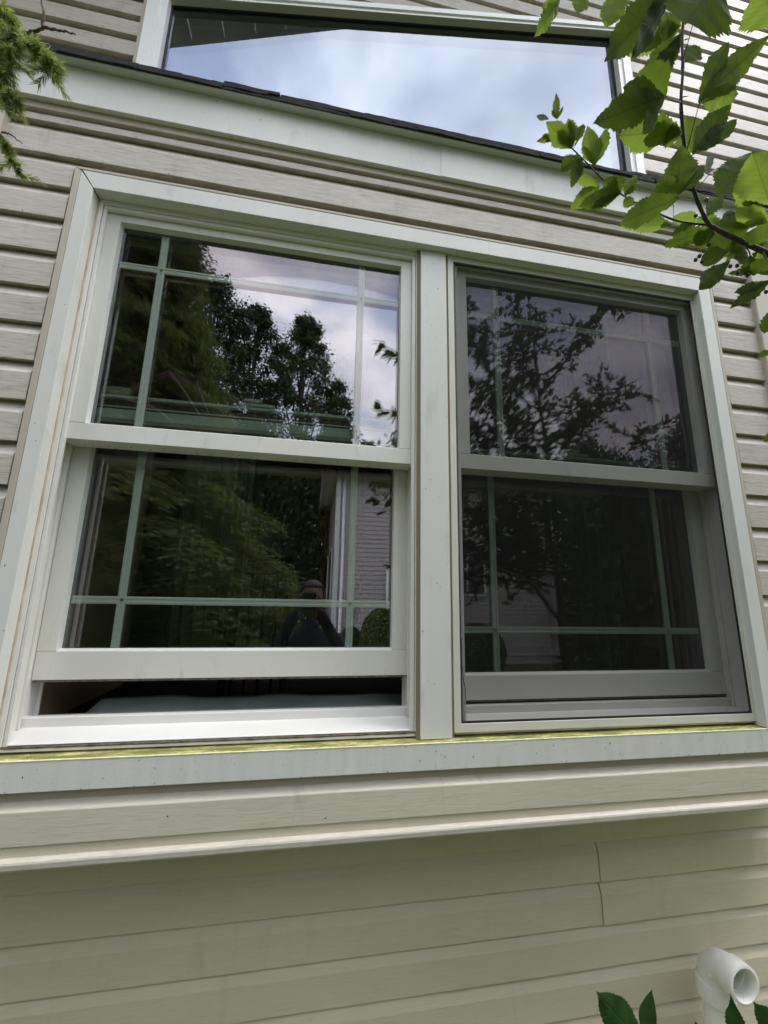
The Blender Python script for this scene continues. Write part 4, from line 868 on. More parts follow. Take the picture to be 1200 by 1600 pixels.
# ------------------------------------------------------------------ leafy ornamental tree: the near branch and, behind the viewer, its crown
TR = thing('ornamental_tree', 'small leafy tree with lobed serrated leaves and dark berries reaching in from the upper right', 'tree', (2.1, -.9, -1.65))
MK = {0: M_leafD, 1: M_leafY, 2: M_leafG}
for q in LEAVES:
    leaf('leaf', q[0:3], q[3:6], q[6:9], q[9], q[10], MK[q[11]], TR, .07 if q[9] > .02 else .1, 15 if q[9] > .02 else 8, 34, q[12])
for st in STEMS:
    # smooth the polyline
    P = [Vector(s[:3]) for s in st]; Rr = [s[3] for s in st]; pts = []; rad = []
    for i in range(len(P)-1):
        p0, p1, p2, p3 = P[max(i-1, 0)], P[i], P[i+1], P[min(i+2, len(P)-1)]
        for k in range(6):
            t = k/6; pts.append(.5*((2*p1)+(-p0+p2)*t+(2*p0-5*p1+4*p2-p3)*t*t+(-p0+3*p1-3*p2+p3)*t**3)); rad.append(.85*(Rr[i]*(1-t)+Rr[i+1]*t)*(1+.12*rnd.uniform(-1, 1)))
    pts.append(P[-1]); rad.append(Rr[-1]); V = []; F = []; tube(V, F, pts, rad, 8); pydata('twig', V, F, M_bark if Rr[0] > .0015 or Rr[0] < .0009 else M_twig, TR, True)
M_berry = mat('dark_berry', (.02, .018, .012), .35)
for b in BERRIES:
    bm = bmx(); bmesh.ops.create_uvsphere(bm, u_segments=12, v_segments=8, radius=.0021, matrix=Matrix.Translation(b)@Matrix.Diagonal((1, 1, 1.25, 1))); link('berry', bm, M_berry, TR, True)
# limbs joining the near branch to the trunk
def limb(name, pts, r0, r1, m, parent, k=8):
    P = [Vector(p) for p in pts]; out_ = []; rad = []
    for i in range(len(P)-1):
        for s in range(5): t = s/5; out_.append(P[i].lerp(P[i+1], t)+Vector([rnd.uniform(-.01, .01)]*3)*min(1, r0*20)); rad.append(r0+(r1-r0)*(i+t)/(len(P)-1))
    out_.append(P[-1]); rad.append(r1); V = []; F = []; tube(V, F, out_, rad, k); return pydata(name, V, F, m, parent, True)
limb('trunk', [(2.1, -.9, -1.66), (2.07, -.88, -.6), (2.0, -.85, .3), (1.95, -.9, 1.2), (1.9, -.95, 2.2)], .042, .010, M_bark, TR, 12)
e0 = Vector(STEMS[0][-1][:3])
limb('branch', [(2.05, -.87, -.2), (1.6, -.5, .1), (1.0, -.05, .22), tuple(e0)], .02, .004, M_bark, TR)
e1 = Vector(STEMS[-1][0][:3])
limb('branch', [(2.0, -.85, .9), (1.4, -.6, 1.1), (.8, -.25, 1.05), (.40, .12, .86), tuple(Vector(STEMS[0][0][:3]))], .016, .0017, M_bark, TR)
crown_tips = []
TWL = [  # limbs of the crown (start height on trunk, end)
 ((1.98, -.88, .5), (1.0, -.9, 1.35)), ((1.95, -.9, .9), (.75, -.7, 1.75)), ((1.95, -.9, 1.1), (1.2, -1.2, 2.2)), ((1.93, -.92, 1.5), (1.5, -.6, 2.5)), ((1.93, -.92, 1.8), (2.5, -.7, 2.7)),
 ((1.98, -.88, .7), (2.9, -.8, 1.5)), ((2.0, -.88, .3), (1.1, -.75, .75)), ((2.0, -.88, .2), (.75, -.85, .62)), ((2.0, -.88, .5), (3.0, -.6, 1.0)), ((1.95, -.9, 1.3), (2.8, -1.1, 2.1)), ((1.92, -.93, 2.0), (1.9, -1.0, 3.0)),
 ((2.0, -.88, .1), (1.3, -.95, .45)), ((2.03, -.88, -.3), (2.8, -.8, .2)), ((1.95, -.9, 1.0), (.62, -1.0, 1.25)), ((2.0, -.88, .1), (.58, -.7, .35)), ((1.93, -.92, 1.6), (.95, -1.1, 2.6))]
LV = []; LF = []
def tinyleaf(p, d, L, wd):
    d = d.normalized(); s = d.cross(Vector((rnd.uniform(-1, 1), rnd.uniform(-1, 1), rnd.uniform(.2, 1.4)))).normalized(); n_ = s.cross(d); b = len(LV)
    for t, h in ((0, .02), (.28, .8), (.55, 1.0), (.8, .6)):
        for sg in (-1, 1): LV.append(tuple(p+d*(t*L)+s*(sg*h*wd/2)+n_*(abs(h)*wd*.12-.3*L*(t-.4)**2)))
    LV.append(tuple(p+d*L))
    LF.extend([(b, b+1, b+3, b+2), (b+2, b+3, b+5, b+4), (b+4, b+5, b+7, b+6), (b+6, b+7, b+8)])
TV = []; TF = []
def twiggy(a, b, n_side, Lt):
    a = Vector(a); b = Vector(b)
    mid = (a+b)/2+Vector((0, 0, -.06))
    limb('branch', [tuple(a), tuple(mid), tuple(b)], .011, .003, M_bark, TR, 6)
    for i in range(n_side):
        t = rnd.uniform(.2, 1.0); p = a.lerp(mid, t*2) if t < .5 else mid.lerp(b, t*2-1)
        d = Vector((rnd.gauss(0, 1), rnd.gauss(0, .7), rnd.gauss(.25, .8))).normalized(); L = rnd.uniform(.5, 1)*Lt; q = p+d*L+Vector((0, 0, -.04))
        tube(TV, TF, [tuple(p), tuple((p+q)/2+Vector((0, 0, .015))), tuple(q)], [.003, .002, .0009], 4)
        for k in range(int(L/.015)):
            r_ = p.lerp(q, (k+rnd.random())/int(L/.015)); dl = (d*.5+Vector((rnd.gauss(0, 1), rnd.gauss(0, 1), rnd.gauss(.1, .8))).normalized())
            tinyleaf(r_, dl, rnd.uniform(.035, .085), rnd.uniform(.018, .036))
TWL += [ ((2.0, -.88, .3), (1.5, -.5, .55)), ((1.98, -.88, .6), (1.6, -.45, 1.0)), ((1.95, -.9, .9), (1.35, -.5, 1.5)), ((2.0, -.88, .2), (2.5, -.5, .5)), ((1.95, -.9, 1.3), (2.4, -.5, 1.7)),
 ((2.03, -.88, -.4), (2.6, -.6, -.2)), ((2.0, -.88, .2), (1.2, -1.2, .85)), ((2.0, -.88, .4), (1.5, -1.3, 1.1)), ((1.95, -.9, 1.2), (1.0, -.4, 2.0))]
for a, b in TWL: twiggy(a, b, 26, .36)
# two thin sprays nearer the glass, mirrored at the edge of the left window
limb('branch', [(1.4, -.6, 1.1), (.9, -.2, 1.12), (.55, .08, 1.24), (.30, .28, 1.27)], .005, .0012, M_bark, TR, 6)
limb('branch', [(1.0, -.45, .95), (.7, -.05, .92), (.48, .12, .93), (.30, .20, .95)], .005, .0012, M_bark, TR, 6)
for a_, b_, c_ in (((.52, .10, 1.245), (.285, .29, 1.27), 22), ((.55, .07, .925), (.285, .21, .955), 30)):
    for k in range(c_):
        t = rnd.random()**.7; p = Vector(a_).lerp(Vector(b_), t); tinyleaf(p, Vector((-1, rnd.gauss(0, .5), rnd.gauss(0, .8))), rnd.uniform(.045, .075), rnd.uniform(.018, .030))
pydata('foliage', LV, LF, M_leafD, TR, True, 'stuff'); pydata('twigs', TV, TF, M_bark, TR, False, 'stuff')

# ------------------------------------------------------------------ low plant in front of the wall
SH = thing('garden_plant', 'low garden plant with pointed dark serrated leaves poking up below the vent pipe', 'plant', (.75, .7, -1.63))
for q in PLANT:
    leaf('leaf', q[0:3], q[3:6], q[6:9], q[9], 'point', M_leafP, SH, .06, 22, 44)
    V = []; F = []; b = Vector(q[0:3]); tube(V, F, [(b.x-.03, b.y+.06, -1.63), (b.x-.01, b.y+.03, (b.z-1.63)/2), tuple(b), tuple(b.lerp(Vector(q[3:6]), .1))], [.004, .003, .0018, .001], 6); pydata('stem', V, F, M_twig, SH, True)
    for k in range(9):
        z = rnd.uniform(-1.5, b.z-.12); a = rnd.uniform(0, 6.28); s0 = Vector((b.x-.02, b.y+.04, z)); leaf('leaf', tuple(s0), tuple(s0+Vector((math.cos(a)*.10, math.sin(a)*.08, rnd.uniform(-.02, .05)))), (-math.sin(a), math.cos(a), .1), .045, 'oval', M_leafP, SH, .06, 14, 12)

# ------------------------------------------------------------------ conifer: the near branch top left and the tree beside the viewer
CF = thing('conifer_tree', 'needle-leaved evergreen tree whose bright green branch tips hang into the upper left corner', 'tree', (-1.95, -1.5, -1.65))
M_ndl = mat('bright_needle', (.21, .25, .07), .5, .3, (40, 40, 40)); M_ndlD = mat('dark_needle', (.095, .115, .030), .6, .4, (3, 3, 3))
for mm, tcol in ((M_ndl, (.40, .48, .12, 1)), (M_ndlD, (.15, .19, .04, 1))):
    n = mm.node_tree.nodes; l = mm.node_tree.links; t = n.new('ShaderNodeBsdfTranslucent'); t.inputs[0].default_value = tcol; ms = n.new('ShaderNodeMixShader'); ms.inputs[0].default_value = .4
    l.new(n['Principled BSDF'].outputs[0], ms.inputs[1]); l.new(t.outputs[0], ms.inputs[2]); l.new(ms.outputs[0], n['Material Output'].inputs['Surface'])
M_cbark = mat('brown_conifer_twig', (.11, .07, .05), .85, .4, (80, 80, 80), .8, (300, 300, 300))
NV = []; NF = []
def needle(p, d, L, wd):
    d = d.normalized(); s = d.cross(Vector((rnd.gauss(0, 1), rnd.gauss(0, 1), rnd.gauss(0, 1)))).normalized()*wd; b = len(NV); n_ = d.cross(s).normalized()*wd*.5
    NV.extend([tuple(p-s*.4), tuple(p+s*.4+n_), tuple(p+d*L*.6+s*.5), tuple(p+d*L), tuple(p+d*L*.6-s*.5)]); NF.append((b, b+1, b+2, b+3, b+4))
for ti, tw in enumerate(TWIGS):
    P = [Vector(p) for p in tw]; r = (.0026, .0019)[ti > 0] if ti < 3 else .0012
    pts = []; 
    for i in range(len(P)-1):
        for s in range(6): pts.append(P[i].lerp(P[i+1], s/6)+Vector((rnd.uniform(-1, 1), rnd.uniform(-1, 1), rnd.uniform(-1, 1)))*.0009)
    pts.append(P[-1]); V = []; F = []; tube(V, F, pts, [r*(1-.65*i/len(pts)) for i in range(len(pts))], 6); pydata('twig', V, F, M_cbark, CF, True)
    if ti in (0, 1, 10): continue
    def spray(a, b, cnt):
        ax = (b-a).normalized()
        for k in range(cnt):
            t = rnd.random(); p = a.lerp(b, t); o_ = ax.orthogonal().normalized(); o_.rotate(Matrix.Rotation(rnd.uniform(0, 6.28), 3, ax)); needle(p, ax*rnd.uniform(.7, 1.2)+o_*.5, rnd.uniform(.007, .014), .00075)
    tot = len(pts)
    for i in range(tot//4 if ti != 9 else tot//2, tot-1): spray(pts[i], pts[i+1]+(pts[i+1]-pts[i])*.2, 26)
    for q in range(9 if ti not in (9, 14) else 5):
        p = pts[rnd.randrange(tot//3, tot)]; ax = (P[-1]-P[-2]).normalized(); side = Vector((rnd.gauss(0, .8), rnd.gauss(0, .5), rnd.gauss(-.3, .5))); q2 = p+(ax+side).normalized()*rnd.uniform(.012, .026)
        for s in range(3): spray(p.lerp(q2, s/3), p.lerp(q2, (s+1)/3), 16)
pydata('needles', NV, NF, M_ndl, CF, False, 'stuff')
limb('trunk', [(-1.95, -1.5, -1.66), (-1.95, -1.5, 1.0), (-1.93, -1.5, 3.0), (-1.95, -1.5, 5.1)], .12, .03, M_cbark, CF, 12)
a0 = Vector(TWIGS[0][0]); a9 = Vector(TWIGS[9][0])
limb('branch', [(-1.95, -1.5, 1.3), (-1.3, -.6, 1.25), (-.75, .1, 1.08), tuple(a0)], .022, .0028, M_cbark, CF)
limb('branch', [(-1.3, -.6, 1.25), (-.8, .05, .9), tuple(a9)], .012, .0016, M_cbark, CF)
limb('branch', [(-.75, .1, 1.08), (-.55, .3, .92), tuple(Vector(TWIGS[4][0])), tuple(Vector(TWIGS[6][0]))], .006, .0014, M_cbark, CF)
CV = []; CF_ = []
def cspray(p, d, L, droop, wd=.010):
    """flat feathery fan: side shoots carrying small leaflets"""
    d = d.normalized(); up_ = Vector((0, 0, 1)); s = d.cross(up_).normalized(); n_ = max(3, int(L/.05))
    for k in range(n_):
        t = (k+rnd.random())/n_; q = p+d*(L*t)+Vector((0, 0, -droop*t*t))
        for sg in (-1, 1):
            ln = L*.38*(1.15-t)*rnd.uniform(.6, 1.2)+.03; e = (s*sg+d*.8+Vector((0, 0, rnd.uniform(-.6, .1)))).normalized(); g = e.cross(up_).normalized()
            for j_ in range(int(ln/.018)+1):
                c_ = q+e*(ln*(j_+rnd.random()*.6)/(int(ln/.018)+1)); f_ = (g*rnd.choice((-1, 1))+e*rnd.uniform(.3, 1.2)+Vector((0, 0, rnd.uniform(-.5, .2)))).normalized()*rnd.uniform(.028, .052)
                w_ = f_.cross(Vector((rnd.gauss(0, 1), rnd.gauss(0, 1), rnd.gauss(0, 1)))).normalized()*.0075; b = len(CV)
                CV.extend([tuple(c_-w_*.5), tuple(c_+f_*.5+w_), tuple(c_+f_), tuple(c_+f_*.5-w_)]); CF_.append((b, b+1, b+2, b+3))
BV = []; BF = []
for i in range(300):
    z = -1.0+6.0*(i/300)**.95; a = rnd.uniform(0, math.tau) if i % 3 else rnd.uniform(-.9, .9)       # more boughs towards the house
    R_ = (1.8 if z < .7 else (1.8-.8*(z-.7)/.8 if z < 1.5 else 1.0*(5.6-z)/4.1+.12))*rnd.uniform(.78, 1.08)
    d = Vector((math.cos(a), math.sin(a), 0)); c0 = Vector((-1.95, -1.5, z)); tip = c0+d*R_
    if tip.y > -.35: R_ *= max(.2, (-.35+1.5)/(tip.y+1.5)); 
    if R_ < .3: continue
    dr = .28*R_*rnd.uniform(.6, 1.4)
    pts = [tuple(c0+d*(R_*t)+Vector((0, 0, .12*R_*t-dr*t*t*1.6))) for t in (0, .25, .5, .75, 1)]
    tube(BV, BF, pts, [.014, .011, .008, .005, .002], 5)
    for k in range(int(R_*34)):
        t = rnd.uniform(.18, 1); c = c0+d*(R_*t)+Vector((0, 0, .12*R_*t-dr*t*t*1.6)); aa = a+rnd.choice((-1, 1))*rnd.uniform(.3, 1.2)
        cspray(c, Vector((math.cos(aa), math.sin(aa), rnd.uniform(-.45, .05))), rnd.uniform(.22, .5)*(1.2-t*.5), rnd.uniform(.04, .16))
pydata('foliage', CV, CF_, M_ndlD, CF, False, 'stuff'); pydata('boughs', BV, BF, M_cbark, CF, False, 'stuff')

# ------------------------------------------------------------------ trees of the neighbourhood, seen mirrored
M_far = [mat('broad_leaf_dark', (.040, .062, .020), .6, .5, (.8, .8, .8)), mat('broad_leaf_mid', (.058, .088, .026), .6, .5, (.8, .8, .8))]
M_fb = mat('grey_bark', (.07, .06, .05), .9, .3, (3, 3, 3))
def broad(x, y, h, r, seed, lab, m, nleaf=22000, ls=.13, lo=.08, ex=1.7):
    rr = random.Random(seed); t = thing('deciduous_tree', lab, 'tree', (x, y, -1.65), 'tall trees around the neighbouring garden'); V = []; F = []
    base = Vector((x, y, -1.65)); tube(V, F, [tuple(base), tuple(base+Vector((.1, 0, h*.4))), tuple(base+Vector((-.1, .1, h*.9)))], [h*.014, h*.009, h*.002], 8)
    cl = []
    def env(zz): return min(1, .55+(zz-lo)*1.5) if zz < .45 else max(.02, 1-((zz-.45)/.55)**ex)
    for i in range(210):
        zz = lo+(.985-lo)*rr.random()**.85; e = env(zz)
        a = rr.uniform(0, 6.28); q = math.sqrt(rr.uniform(.02, 1))*r*e*(1+.28*noise.noise(Vector((a*1.2, zz*7, seed)))); c = base+Vector((math.cos(a)*q, math.sin(a)*q, zz*h)); cl.append((c, rr.uniform(.07, .17)*r*(1.1-.45*zz)))
        if i % 6 == 0: tube(V, F, [tuple(base+Vector((0, 0, max(.1, zz-.2)*h))), tuple((base+Vector((0, 0, (zz-.03)*h))+c)/2), tuple(c)], [h*.003, h*.002, h*.0008], 5)
    pydata('trunk', V, F, M_fb, t, True); V = []; F = []
    for i in range(nleaf):
        c, cr = rr.choice(cl); d = Vector((rr.gauss(0, .8), rr.gauss(0, .8), rr.gauss(0, .75)))*cr
        p = c+d; a1 = Vector((rr.gauss(0, 1), rr.gauss(0, 1), rr.gauss(0, .6))).normalized(); a2 = a1.orthogonal().normalized(); a2.rotate(Matrix.Rotation(rr.uniform(0, 6.28), 3, a1)); s = ls*rr.uniform(.6, 1.3); b = len(V)
        V.extend([tuple(p-a1*s*.5), tuple(p+a2*s*.3), tuple(p+a1*s*.5), tuple(p-a2*s*.3)]); F.append((b, b+1, b+2, b+3))
    pydata('foliage', V, F, m, t, False, 'stuff')
broad(-4.6, -14, 14.6, 2.8, 1, 'tall dark deciduous tree mirrored at the left of the left window beside the conifer', M_far[0], 40000, ex=3.2)
broad(-7.6, -12.6, 15.5, 3.0, 10, 'tall leafy tree directly behind the conifer when seen mirrored', M_far[1], 26000, .16, ex=3.2)
broad(-3.0, -15.5, 14.9, 2.3, 2, 'tall narrow deciduous tree mirrored in the middle of the left window', M_far[0], 36000, ex=2.6)
broad(-.9, -17, 16.0, 2.5, 3, 'pointed deciduous tree mirrored right of the middle of the left window', M_far[1], 40000, ex=1.9)
broad(1.0, -19, 13.4, 2.0, 4, 'lower deciduous tree mirrored just left of the centre mullion', M_far[0], 20000)
broad(2.9, -19.5, 10.2, 1.7, 9, 'smallest rounded deciduous tree mirrored at the right edge of the left window', M_far[0], 14000)
broad(-9.5, -13, 13, 3.6, 5, 'broad deciduous tree hidden behind the conifer on the left', M_far[1], 18000, .2)
broad(13.0, -15, 9.0, 4.6, 6, 'wide deciduous tree beyond the right end of the neighbouring house', M_far[1], 22000, .18)
broad(17.5, -12, 10.5, 4.2, 7, 'bushy deciduous tree far right of the neighbouring house', M_far[0], 18000, .2)
broad(10.2, -6.2, 6.6, 2.9, 8, 'low spreading tree beside the right corner of the neighbouring house', M_far[0], 24000, .11, .03)
# hedge along the left boundary
hg = thing('boundary_hedge', 'dark unclipped hedge running along the far left edge of the lawn', 'hedge', (-6, -8, -1.65)); V = []; F = []
for i in range(80000):
    x = rnd.uniform(-15, 1.3); hh = 7.4+2.2*noise.noise(Vector((x*.6, 0, 0))); z = -1.65+hh*rnd.random()**.8; p = Vector((x, -13.2+rnd.gauss(0, .7), z)); a1 = Vector((rnd.gauss(0, 1), rnd.gauss(0, 1), rnd.gauss(0, 1))).normalized()*.11; a2 = a1.orthogonal().normalized()*.06; b = len(V)
    V.extend([tuple(p-a1), tuple(p+a2), tuple(p+a1), tuple(p-a2)]); F.append((b, b+1, b+2, b+3))
pydata('foliage', V, F, M_far[0], hg, False, 'stuff')
V = []; F = []
for i in range(9): tube(V, F, [(-13+i*1.6, -13.2, -1.66), (-13+i*1.6+.1, -13.2, 3.2)], .03, 5)
pydata('stems', V, F, M_fb, hg, False, 'stuff')

hg = thing('boundary_hedge', 'tall dark thicket beyond the right corner of the neighbouring house', 'hedge', (12, -7, -1.65)); V = []; F = []
for i in range(42000):
    x = rnd.uniform(6.6, 17); hh = 4.6+1.4*noise.noise(Vector((x*.6, 3, 0))); z = -1.65+hh*rnd.random()**.8; p = Vector((x, -7.4+rnd.gauss(0, .6)+.15*(x-6.6), z)); a1 = Vector((rnd.gauss(0, 1), rnd.gauss(0, 1), rnd.gauss(0, 1))).normalized()*.10; a2 = a1.orthogonal().normalized()*.055; b = len(V)
    V.extend([tuple(p-a1), tuple(p+a2), tuple(p+a1), tuple(p-a2)]); F.append((b, b+1, b+2, b+3))
pydata('foliage', V, F, M_far[0], hg, False, 'stuff')
V = []; F = []
for i in range(7): tube(V, F, [(7+i*1.5, -7.3+.22*i, -1.66), (7.1+i*1.5, -7.3+.22*i, 2.0)], .03, 5)
pydata('stems', V, F, M_fb, hg, False, 'stuff')

# ------------------------------------------------------------------ neighbouring house, mirrored low in both windows
NH = thing('neighbour_house', 'neighbouring two-sided house in pale grey-taupe siding with white corner boards, mirrored in the lower sashes', 'house', (3.6, -10, -1.65))
M_ns = mat('pale_taupe_siding', (.47, .44, .42), .6, .05, (1, 1, 1)); M_nw = mat('white_corner_trim', (.74, .76, .78), .5); M_nr = mat('grey_roof', (.09, .09, .09), .9, .3, (9, 9, 9))
NX0, NX1, NY, NZ = .56, 6.6, -8.0, 3.02
bm = bmx(); box(bm, NX0+.03, NX1, NY-9, NY-.03, -1.66, NZ); link('wall', bm, M_ns, NH)
for i in range(39):
    z = -1.45+i*.115
    bm = bmx(); extx(bm, [(NY-.03, z), (NY-.002, z), (NY-.014, z+.112), (NY-.03, z+.112)], NX0+.11, NX1-.1); link('siding_board', bm, M_ns, NH)
bm = bmx()
for i in range(39):
    z = -1.45+i*.115; prism(bm, [(NX0+.004, z), (NX0+.03, z), (NX0+.03, z+.112), (NX0+.018, z+.112)], NY-9, NY-.12)
link('side_siding', bm, M_ns, NH, kind='stuff')
for q in ((NX0-.01, NX0+.11, NY-.12, NY+.012), (NX1-.1, NX1+.02, NY-.12, NY+.012)):
    bm = bmx(); box(bm, *q, -1.6, NZ-.02, .004); link('corner_board', bm, M_nw, NH)
V = []; F = []; tube(V, F, [(NX0+.20, NY+.05, NZ-.1), (NX0+.20, NY+.05, -1.5), (NX0+.20, NY+.16, -1.6)], .04, 8); pydata('downspout', V, F, M_nw, NH, True)
bm = bmx(); box(bm, NX0-.35, NX1+.35, NY-9.3, NY+.32, NZ, NZ+.03); box(bm, NX0-.36, NX1+.36, NY+.30, NY+.36, NZ-.02, NZ+.16); box(bm, NX0-.38, NX0-.34, NY-9.3, NY+.36, NZ-.02, NZ+.16); link('eave', bm, M_nw, NH)
bm = bmx(); v = [bm.verts.new(p) for p in ((NX0-.38, NY+.38, NZ+.13), (NX1+.38, NY+.38, NZ+.13), (NX1+.38, NY-9.4, NZ+.13), (NX0-.38, NY-9.4, NZ+.13), (NX0+3, NY-4.5, NZ+1.15), (NX1-3, NY-4.5, NZ+1.15))]
for f in ((0, 1, 5, 4), (1, 2, 5), (2, 3, 4, 5), (3, 0, 4)): bm.faces.new([v[i] for i in f])
link('roof', bm, M_nr, NH)
M_ng = mat('dark_window_glass', (.03, .035, .04), .08, spec=.8)
def nwin(x0, x1, z0, z1):
    bm = bmx(); box(bm, x0-.07, x1+.07, NY-.03, NY+.02, z0-.07, z1+.07, .004); f = link('window', bm, M_nw, NH)
    bm = bmx(); box(bm, x0, (x0+x1)/2-.02, NY, NY+.023, z0, (z0+z1)/2-.02); link('pane', bm, M_ng, f)
    bm = bmx(); box(bm, x0, (x0+x1)/2-.02, NY, NY+.023, (z0+z1)/2+.02, z1); link('pane', bm, M_ng, f)
    bm = bmx(); box(bm, (x0+x1)/2+.02, x1, NY, NY+.023, z0, z1); link('pane', bm, M_ng, f)
nwin(3.6, 4.5, .1, 1.35)
V = []; F = []; tube(V, F, [(1.92, NY+.06, .62), (1.92, NY+.06, -1.55)], .045, 8); pydata('downspout', V, F, M_nw, NH, True)
for y0 in (NY-2.2, NY-4.6):
    bm = bmx(); box(bm, NX0-.02, NX0+.03, y0, y0+1.0, -.2, 1.3, .004); f = link('window', bm, M_nw, NH)
    bm = bmx(); box(bm, NX0-.025, NX0, y0+.07, y0+.93, -.13, 1.23); link('pane', bm, M_ng, f)
mt_ = thing('meter_box', 'small grey utility meter box on the neighbouring wall near its white corner', 'meter', (1.05, NY+.06, -.2))
bm = bmx(); box(bm, .98, 1.14, NY+.001, NY+.09, -.42, -.12, .01); link('housing', bm, mat('grey_metal_box', (.32, .33, .34), .5), mt_)
V = []; F = []; tube(V, F, [(1.06, NY+.05, -.42), (1.06, NY+.05, -1.6)], .02, 6); pydata('conduit', V, F, bpy.data.materials['grey_metal_box'], mt_, True)
M_sb = mat('yellow_green_shrub', (.13, .155, .045), .6, .4, (6, 6, 6))
def shrub(x, y, r, h, lab, m, n_=9000, seed=1):
    rr = random.Random(seed); t = thing('round_shrub', lab, 'shrub', (x, y, -1.65)); V = []; F = []
    for i in range(n_):
        a = rr.uniform(0, 6.28); u = rr.uniform(-.7, 1); q = math.sqrt(max(0, 1-u*u)); k = rr.uniform(.86, 1.03)*(1+.06*noise.noise(Vector((a*2, u*3, seed))))
        p = Vector((x+math.cos(a)*q*r*k, y+math.sin(a)*q*r*k, -1.65+h*.5+u*k*h*.5)); a1 = Vector((rr.gauss(0, 1), rr.gauss(0, 1), rr.gauss(0, 1))).normalized()*.028; a2 = a1.orthogonal().normalized()*.016; b = len(V)
        V.extend([tuple(p-a1), tuple(p+a2), tuple(p+a1), tuple(p-a2)]); F.append((b, b+1, b+2, b+3))
    pydata('foliage', V, F, m, t, False, 'stuff'); V = []; F = []; tube(V, F, [(x, y, -1.66), (x, y, -1.65+h*.7)], .03, 6); pydata('stem', V, F, M_fb, t)
shrub(1.42, -6.0, .40, 1.40, 'clipped round yellow-green shrub before the neighbouring siding, mirrored at the right of the left window', M_sb)
shrub(.9, -6.6, .30, 1.0, 'smaller dark shrub beside the white corner of the neighbouring house', M_far[1], 5000, 2)
shrub(3.6, -6.3, .55, 1.1, 'broad dark shrub under the neighbouring windows, mirrored in the right window', M_far[1], 7000, 3)

# ------------------------------------------------------------------ the person taking the picture, mirrored faintly in the lower left sash
PR = thing('person', 'person in dark top raising a phone in both hands, faintly mirrored in the left sash', 'person', (.02, -.5, -1.65))
M_skin = mat('skin', (.16, .10, .07), .6); M_top = mat('dark_navy_top', (.03, .035, .05), .9, .2, (30, 30, 30)); M_jean = mat('blue_jeans', (.05, .07, .12), .9, .2, (60, 60, 60)); M_hair = mat('brown_hair', (.035, .022, .015), .6); M_shoe = mat('black_shoe', (.02, .02, .02), .5); M_eye = mat('eye_white', (.6, .6, .58), .2)
def skinned(name, verts, edges, radii, m, root=0, lv=2):
    me = bpy.data.meshes.new(name); me.from_pydata(verts, edges, []); me.materials.append(m)
    o = bpy.data.objects.new(name, me); col.objects.link(o); o.parent = PR; o.matrix_parent_inverse = Matrix.Translation(-PR.location)
    s_ = o.modifiers.new('skin', 'SKIN'); s_.use_smooth_shade = True
    for i, rd in enumerate(radii):
        sv = me.skin_vertices[0].data[i]; sv.radius = rd if isinstance(rd, tuple) else (rd, rd); sv.use_root = (i == root)
    sb = o.modifiers.new('sub', 'SUBSURF'); sb.levels = lv; sb.render_levels = lv
    return o
# body: one continuous figure (torso, neck, arms to the wrists)
v = [(.02, -.50, -.70), (.02, -.50, -.55), (.02, -.49, -.38), (.02, -.47, -.27), (.02, -.44, -.21), (.02, -.42, -.15),
     (-.15, -.47, -.29), (-.24, -.36, -.42), (-.115, -.16, -.20), (-.062, -.075, -.085),
     (.19, -.47, -.29), (.27, -.36, -.42), (.125, -.16, -.20), (.064, -.075, -.085)]
e = [(0, 1), (1, 2), (2, 3), (3, 4), (4, 5), (3, 6), (6, 7), (7, 8), (8, 9), (3, 10), (10, 11), (11, 12), (12, 13)]
skinned('body', v, e, [(.16, .11), (.145, .10), (.165, .115), (.13, .09), .055, .052, .062, .047, .036, .026, .062, .047, .036, .026], M_top)
v = [(.02, -.50, -.72), (-.07, -.50, -.80), (-.09, -.49, -1.18), (-.09, -.51, -1.56), (.11, -.50, -.80), (.13, -.47, -1.18), (.13, -.49, -1.56)]
skinned('trousers', v, [(0, 1), (1, 2), (2, 3), (0, 4), (4, 5), (5, 6)], [(.15, .11), .095, .065, .05, .095, .065, .05], M_jean)
for sx, yy in ((-.09, -.51), (.13, -.49)): skinned('shoe', [(sx, yy-.03, -1.61), (sx, yy+.08, -1.615), (sx, yy+.19, -1.625)], [(0, 1), (1, 2)], [.045, .043, .032], M_shoe)
# head
bm = bmx(); bmesh.ops.create_uvsphere(bm, u_segments=28, v_segments=20, radius=1)
for q in bm.verts:
    x, y, z = q.co; jaw = 1-.24*max(0, -z)**1.2
    q.co = Vector((.02+x*.076*jaw, -.405+y*.095*(1-.10*max(0, -z)), -.035+z*.118))
    if y > .6: q.co.y += .012*math.exp(-((x/.16)**2))*math.exp(-((z+.12)/.22)**2)*2.2-.010*math.exp(-(((abs(x)-.38)/.18)**2))*math.exp(-((z-.08)/.14)**2)
hd = link('head', bm, M_skin, PR, True)
for sx in (-1, 1):
    bm = bmx(); bmesh.ops.create_uvsphere(bm, u_segments=12, v_segments=8, radius=.012, matrix=Matrix.Translation((.02+sx*.031, -.3225, -.026))); link('eye', bm, M_eye, hd, True)
    bm = bmx(); bmesh.ops.create_uvsphere(bm, u_segments=12, v_segments=8, radius=1, matrix=Matrix.Translation((.02+sx*.077, -.415, -.045))@Matrix.Diagonal((.009, .02, .032, 1))); link('ear', bm, M_skin, hd, True)
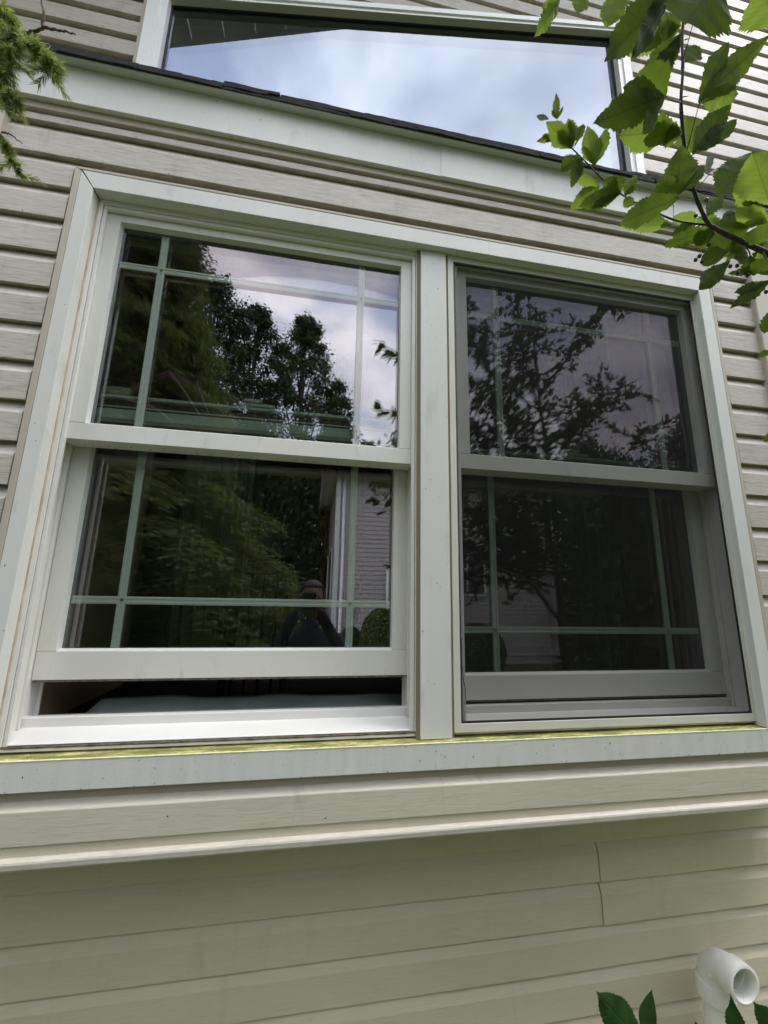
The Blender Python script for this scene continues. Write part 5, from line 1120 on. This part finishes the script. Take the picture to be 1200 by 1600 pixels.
bm = bmx(); bmesh.ops.create_uvsphere(bm, u_segments=12, v_segments=8, radius=1, matrix=Matrix.Translation((.02, -.322, -.092))@Matrix.Diagonal((.024, .008, .007, 1))); link('mouth', bm, mat('lips', (.35, .13, .11), .5), hd, True)
bm = bmx(); bmesh.ops.create_uvsphere(bm, u_segments=28, v_segments=20, radius=1)
for q in list(bm.verts):
    x, y, z = q.co; q.co = Vector((.02+x*.084, -.415+y*.100, -.022+z*.118))
bmesh.ops.delete(bm, geom=[q for q in bm.verts if q.co.z < -.09 or (q.co.y > -.365 and q.co.z < .035)], context='VERTS'); hr = link('hair', bm, M_hair, PR, True)
sm = hr.modifiers.new('thickness', 'SOLIDIFY'); sm.thickness = .006
# hands round the phone: palm plus five bent fingers each
for sx in (-1, 1):
    X_ = lambda x: .001+sx*x
    V_ = [(X_(.063), -.078, -.088), (X_(.058), -.050, -.055)]; E_l = [(0, 1)]; R_l = [.024, (.030, .016)]
    for k, (dz, L) in enumerate(((.028, .9), (.010, 1.0), (-.008, .95), (-.024, .78))):
        b = len(V_); V_ += [(X_(.056), -.030, -.045+dz), (X_(.050), -.012, -.040+dz*1.1), (X_(.044), -.0035+.0, -.038+dz*1.15), (X_(.044-.016*L), -.0015-.004, -.037+dz*1.15)]
        E_l += [(1, b), (b, b+1), (b+1, b+2), (b+2, b+3)]; R_l += [.0095, .0085, .0075, .006]
        V_[b+3] = (X_(.044-.004*L), -.006, -.030+dz*1.15)
    b = len(V_); V_ += [(X_(.048), -.045, -.040), (X_(.036), -.034, -.024), (X_(.024), -.026, -.012)]; E_l += [(1, b), (b, b+1), (b+1, b+2)]; R_l += [.011, .0095, .0075]
    skinned('hand', V_, E_l, R_l, M_skin)
ph = thing('phone', 'dark phone held upright in both hands, faintly mirrored in the left sash', 'phone', (.0, -.012, -.01))
bm = bmx(); box(bm, -.037, .039, -.0185, -.0105, -.085, .012, .003); link('phone_body', bm, M_gap, ph)
bm = bmx(); box(bm, -.034, .036, -.0190, -.0186, -.081, .008); link('screen', bm, M_ng, ph)
